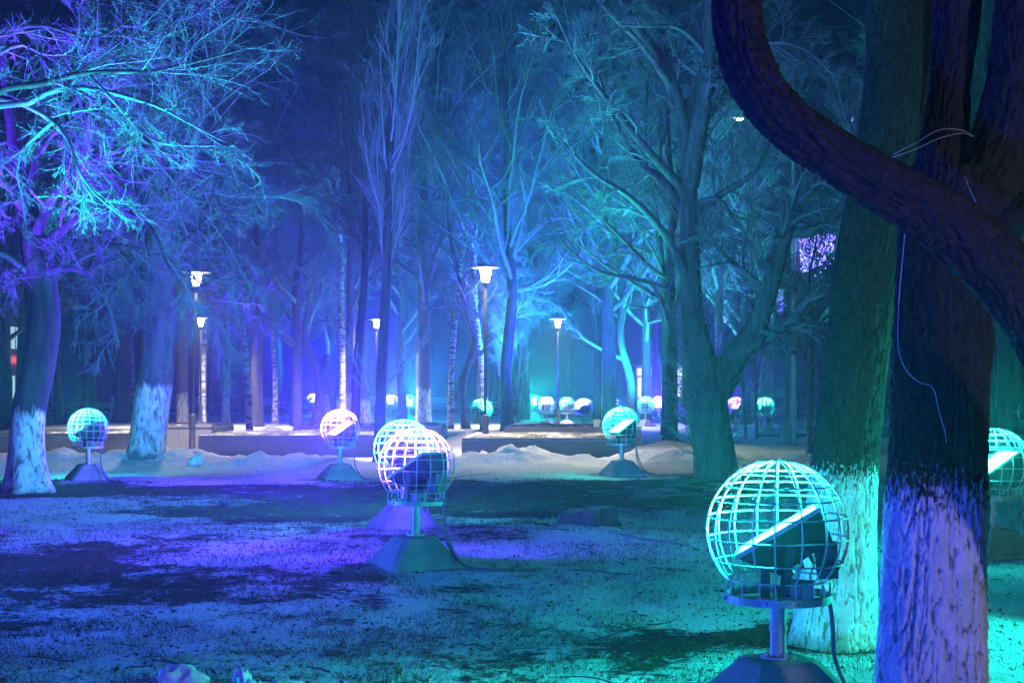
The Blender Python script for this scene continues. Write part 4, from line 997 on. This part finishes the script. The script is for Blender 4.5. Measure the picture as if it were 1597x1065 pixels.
o0 = at(1249, 434, dp-0.05); t = empty('spotlight', o0); tag(t, 'small boxy unlit spotlight above the loudspeaker', 'spotlight'); t.rotation_euler = (0, RAD(20), RAD(-20))
MB().hexa([(-0.10,-0.05,-0.09),(0.10,-0.08,-0.12),(0.10,0.08,-0.12),(-0.10,0.05,-0.09),(-0.10,-0.05,0.08),(0.10,-0.08,0.11),(0.10,0.08,0.11),(-0.10,0.05,0.08)]).build('housing', M['grey_paint'], t)
MB().box((-0.14,0,0), (0.10,0.03,0.05)).build('bracket', M['steel'], t)
o = MB().box((0,0,0.27), (0.26,0.26,0.54)).box((0,0,0.56), (0.30,0.30,0.05)).build('bollard', M['concrete']); gb = ground_at(1226, 691); o.location = (gb[0], gb[1], gz(gb[0], gb[1])-0.04); tag(o, 'square concrete bollard at the foot of the steel pole', 'bollard')
# second ornament farther off, on a pole of its own behind the trunks
for (px, py, d, R_, lab, lab2, seed) in ((1326, 182, 45, 1.0, 'violet light ornament glowing beside the second thick trunk, high up', 'tall steel pole half hidden by the second thick trunk', 3), (1206, 452, 80, 1.4, 'small blue light ornament far off behind the big fork', 'far steel pole behind the right fork of the big tree', 4)):
    x_ = (px-CXP)/FPX*d-0.06; p2 = empty('utility_pole', (x_, d, 0)); tag(p2, lab2, 'pole')
    MB().lathe([(0.14,0),(0.09,0.05),(0.09,1.3),(0.07,1.4),(0.05,11.5),(0,11.51)], 14).build('shaft', M['grey_paint'], p2, True)
    ornament(px, py, d-0.12, R_, lab, seed)
# far street lamps on masts
mast_glow = emit_mat('mast_glow', (1.0, 0.9, 0.8), 120.0, False)
for (px, py, d, lab) in ((1152, 186, 70, 'far bright street light touching the bent blue trunk'), (1109, 398, 105, 'tiny far street light just right of the big forked stem'), (1135, 501, 110, 'tiny far street light inside the big fork')):
    p = at(px, py, d); t = empty('street_light', (p[0]-0.9, d, 0)); tag(t, lab, 'street light', 'far street lights')
    h_ = p[2]+0.1
    MB().tube([(0,0,0),(0,0,h_-0.4),(0.1,0,h_-0.1),(0.35,0,h_),(0.75,0,h_)], 0.05, 8).build('mast', M['grey_paint'], t, True)
    MB().hexa([(0.65,-0.12,h_-0.06),(1.15,-0.12,h_-0.06),(1.15,0.12,h_-0.06),(0.65,0.12,h_-0.06),(0.7,-0.08,h_+0.06),(1.1,-0.08,h_+0.06),(1.1,0.08,h_+0.06),(0.7,0.08,h_+0.06)]).build('head', M['grey_paint'], t)
    MB().box((0.9,0,h_-0.11), (0.36,0.2,0.09)).build('lens', mast_glow, t)

# ------------------------------------------------------------------ fence, kiosk, building, sign
fz = 82.0
fence = empty('fence', (0, fz, 0)); tag(fence, 'low iron fence with ring ornaments along the far road', 'fence')
x0, x1 = -32.0, 12.0; npost = 19
pm = MB().box((0,0,0.42), (0.09,0.09,0.84)).box((0,0,0.87), (0.12,0.12,0.06)).mesh('post'); pm.materials.append(M['grey_paint'])
for k in range(npost): o = link('post', pm, None, fence); o.location = (x0+(x1-x0)*k/(npost-1), 0, 0)
for z_ in (0.16, 0.52, 0.78): MB().box(((x0+x1)/2, 0, z_), (x1-x0, 0.04, 0.045)).build('rail', M['steel'], fence)
mb = MB(); xk = np.arange(x0+0.1, x1, 0.16)
for x_ in xk: mb.box((x_, 0.002, 0.34), (0.02, 0.02, 0.36))
o = mb.build('picket', M['black_metal'], fence); o['kind'] = 'stuff'
mb = MB(); a_ = np.linspace(0, 2*math.pi, 12, endpoint=False)
for x_ in np.arange(x0+0.2, x1, 0.30): mb.tube(np.c_[x_+0.105*np.cos(a_), 0*a_, 0.65+0.105*np.sin(a_)], 0.014, 4, closed=True)
o = mb.build('ring', M['steel'], fence); o['kind'] = 'stuff'

win_glow = emit_mat('kiosk_light', (0.85, 0.92, 1.0), 1.3, True)
d = 101.0; kx = (1022-CXP)/FPX*d
t = empty('kiosk', (kx+0.8, d, 0)); tag(t, 'brightly lit white kiosk between the trunks left of the big forked tree', 'kiosk')
MB().box((0,1.0,1.6), (4.4,2.0,3.2)).build('wall', M['facade'], t); MB().box((0,0.8,3.28), (4.7,2.6,0.16)).build('roof', M['grey_paint'], t)
MB().box((0,-0.06,2.75), (4.2,0.08,0.5)).build('light_box', win_glow, t)
for k in range(4):
    xw = -1.6+1.07*k; MB().box((xw,-0.03,1.65), (0.9,0.05,1.4)).build('window', win_glow, t); MB().box((xw,-0.07,1.65), (0.05,0.03,1.4)).build('mullion', M['grey_paint'], t)
MB().box((0,-0.12,0.85), (4.3,0.3,0.06)).build('counter', M['facade'], t)
px_ = (1141-CXP)/FPX*d; o = MB().box((0,0,0), (0.75,0.12,0.42)).build('panel', win_glow); s = empty('lit_sign', (px_, d, 0)); o.parent = s; o.location = (0,0,1.35)
MB().box((-0.3,0.1,0.6), (0.06,0.06,1.9)).build('leg', M['grey_paint'], s); MB().box((0.3,0.1,0.6), (0.06,0.06,1.9)).build('leg', M['grey_paint'], s); tag(s, 'small lit sign panel right of the big forked tree', 'sign')
# building at the left edge
d = 122.0; bx = (18-CXP)/FPX*d
t = empty('building', (bx-4.0, d, 0)); tag(t, 'pale lit building glimpsed at the left edge with a red sign', 'building')
MB().box((0,4,4.2), (16,8,8.4)).build('wall', simple_mat('lit_facade', (0.62,0.64,0.62), (0.5,0.52,0.5), 0.5, 0.9), t); MB().box((0,3.8,8.55), (16.6,9,0.3)).build('roof', M['grey_paint'], t)
bglow = emit_mat('window_light', (0.45, 0.8, 0.85), 0.9, False)
for k in range(7):
    for z_ in (1.7, 5.9):
        xw = -6.6+2.2*k; f_ = MB().box((xw,-0.05,z_), (1.5,0.12,2.1)).build('window', M['grey_paint'], t); MB().box((xw,-0.13,z_), (1.3,0.05,1.9)).build('pane', bglow, f_); MB().box((xw,-0.17,z_), (0.07,0.03,1.9)).build('mullion', M['grey_paint'], f_)
sb = MB().box((4.5,-0.2,4.0), (1.9,0.16,0.66)).build('sign_board', emit_mat('red_sign', (0.9,0.06,0.07), 0.9, False), t)
for k in range(6): MB().box((3.78+0.28*k,-0.30,4.0+0.03*(k % 2)), (0.16,0.03,0.30+0.06*((k*2) % 3))).build('sign_stroke', emit_mat('pink_sign', (1.0,0.35,0.35), 0.9, False), sb)
# blue road sign before the fence
x_ = (104-CXP)/FPX*78; t = empty('information_sign', (x_, 78, 0)); tag(t, 'narrow blue sign plate near the left, behind the thin birch', 'sign')
MB().tube([(0,0,0),(0,0,1.7)], 0.03, 8).build('post', M['grey_paint'], t); MB().box((0,-0.05,1.45), (0.26,0.03,0.62)).build('plate', simple_mat('blue_plate', (0.05,0.16,0.7), (0.04,0.14,0.6), 4, 0.5), t)

# ------------------------------------------------------------------ night haze
hz = MB().box((0, 100, 13.5), (420, 330, 29.5)).build('haze', None); hz['kind'] = 'stuff'; hz['label'] = 'thin night mist lit by the floodlights'; hz['category'] = 'haze'
m = bpy.data.materials.new('haze_volume'); m.use_nodes = True; nt = m.node_tree; nt.nodes.clear()
pv = N(nt, 'ShaderNodeVolumePrincipled'); pv.inputs['Color'].default_value = (0.9,0.92,0.95,1); pv.inputs['Density'].default_value = HAZE_DENSITY; pv.inputs['Anisotropy'].default_value = 0.80
om = N(nt, 'ShaderNodeOutputMaterial'); nt.links.new(pv.outputs[0], om.inputs['Volume'])
hz.data.materials.append(m)
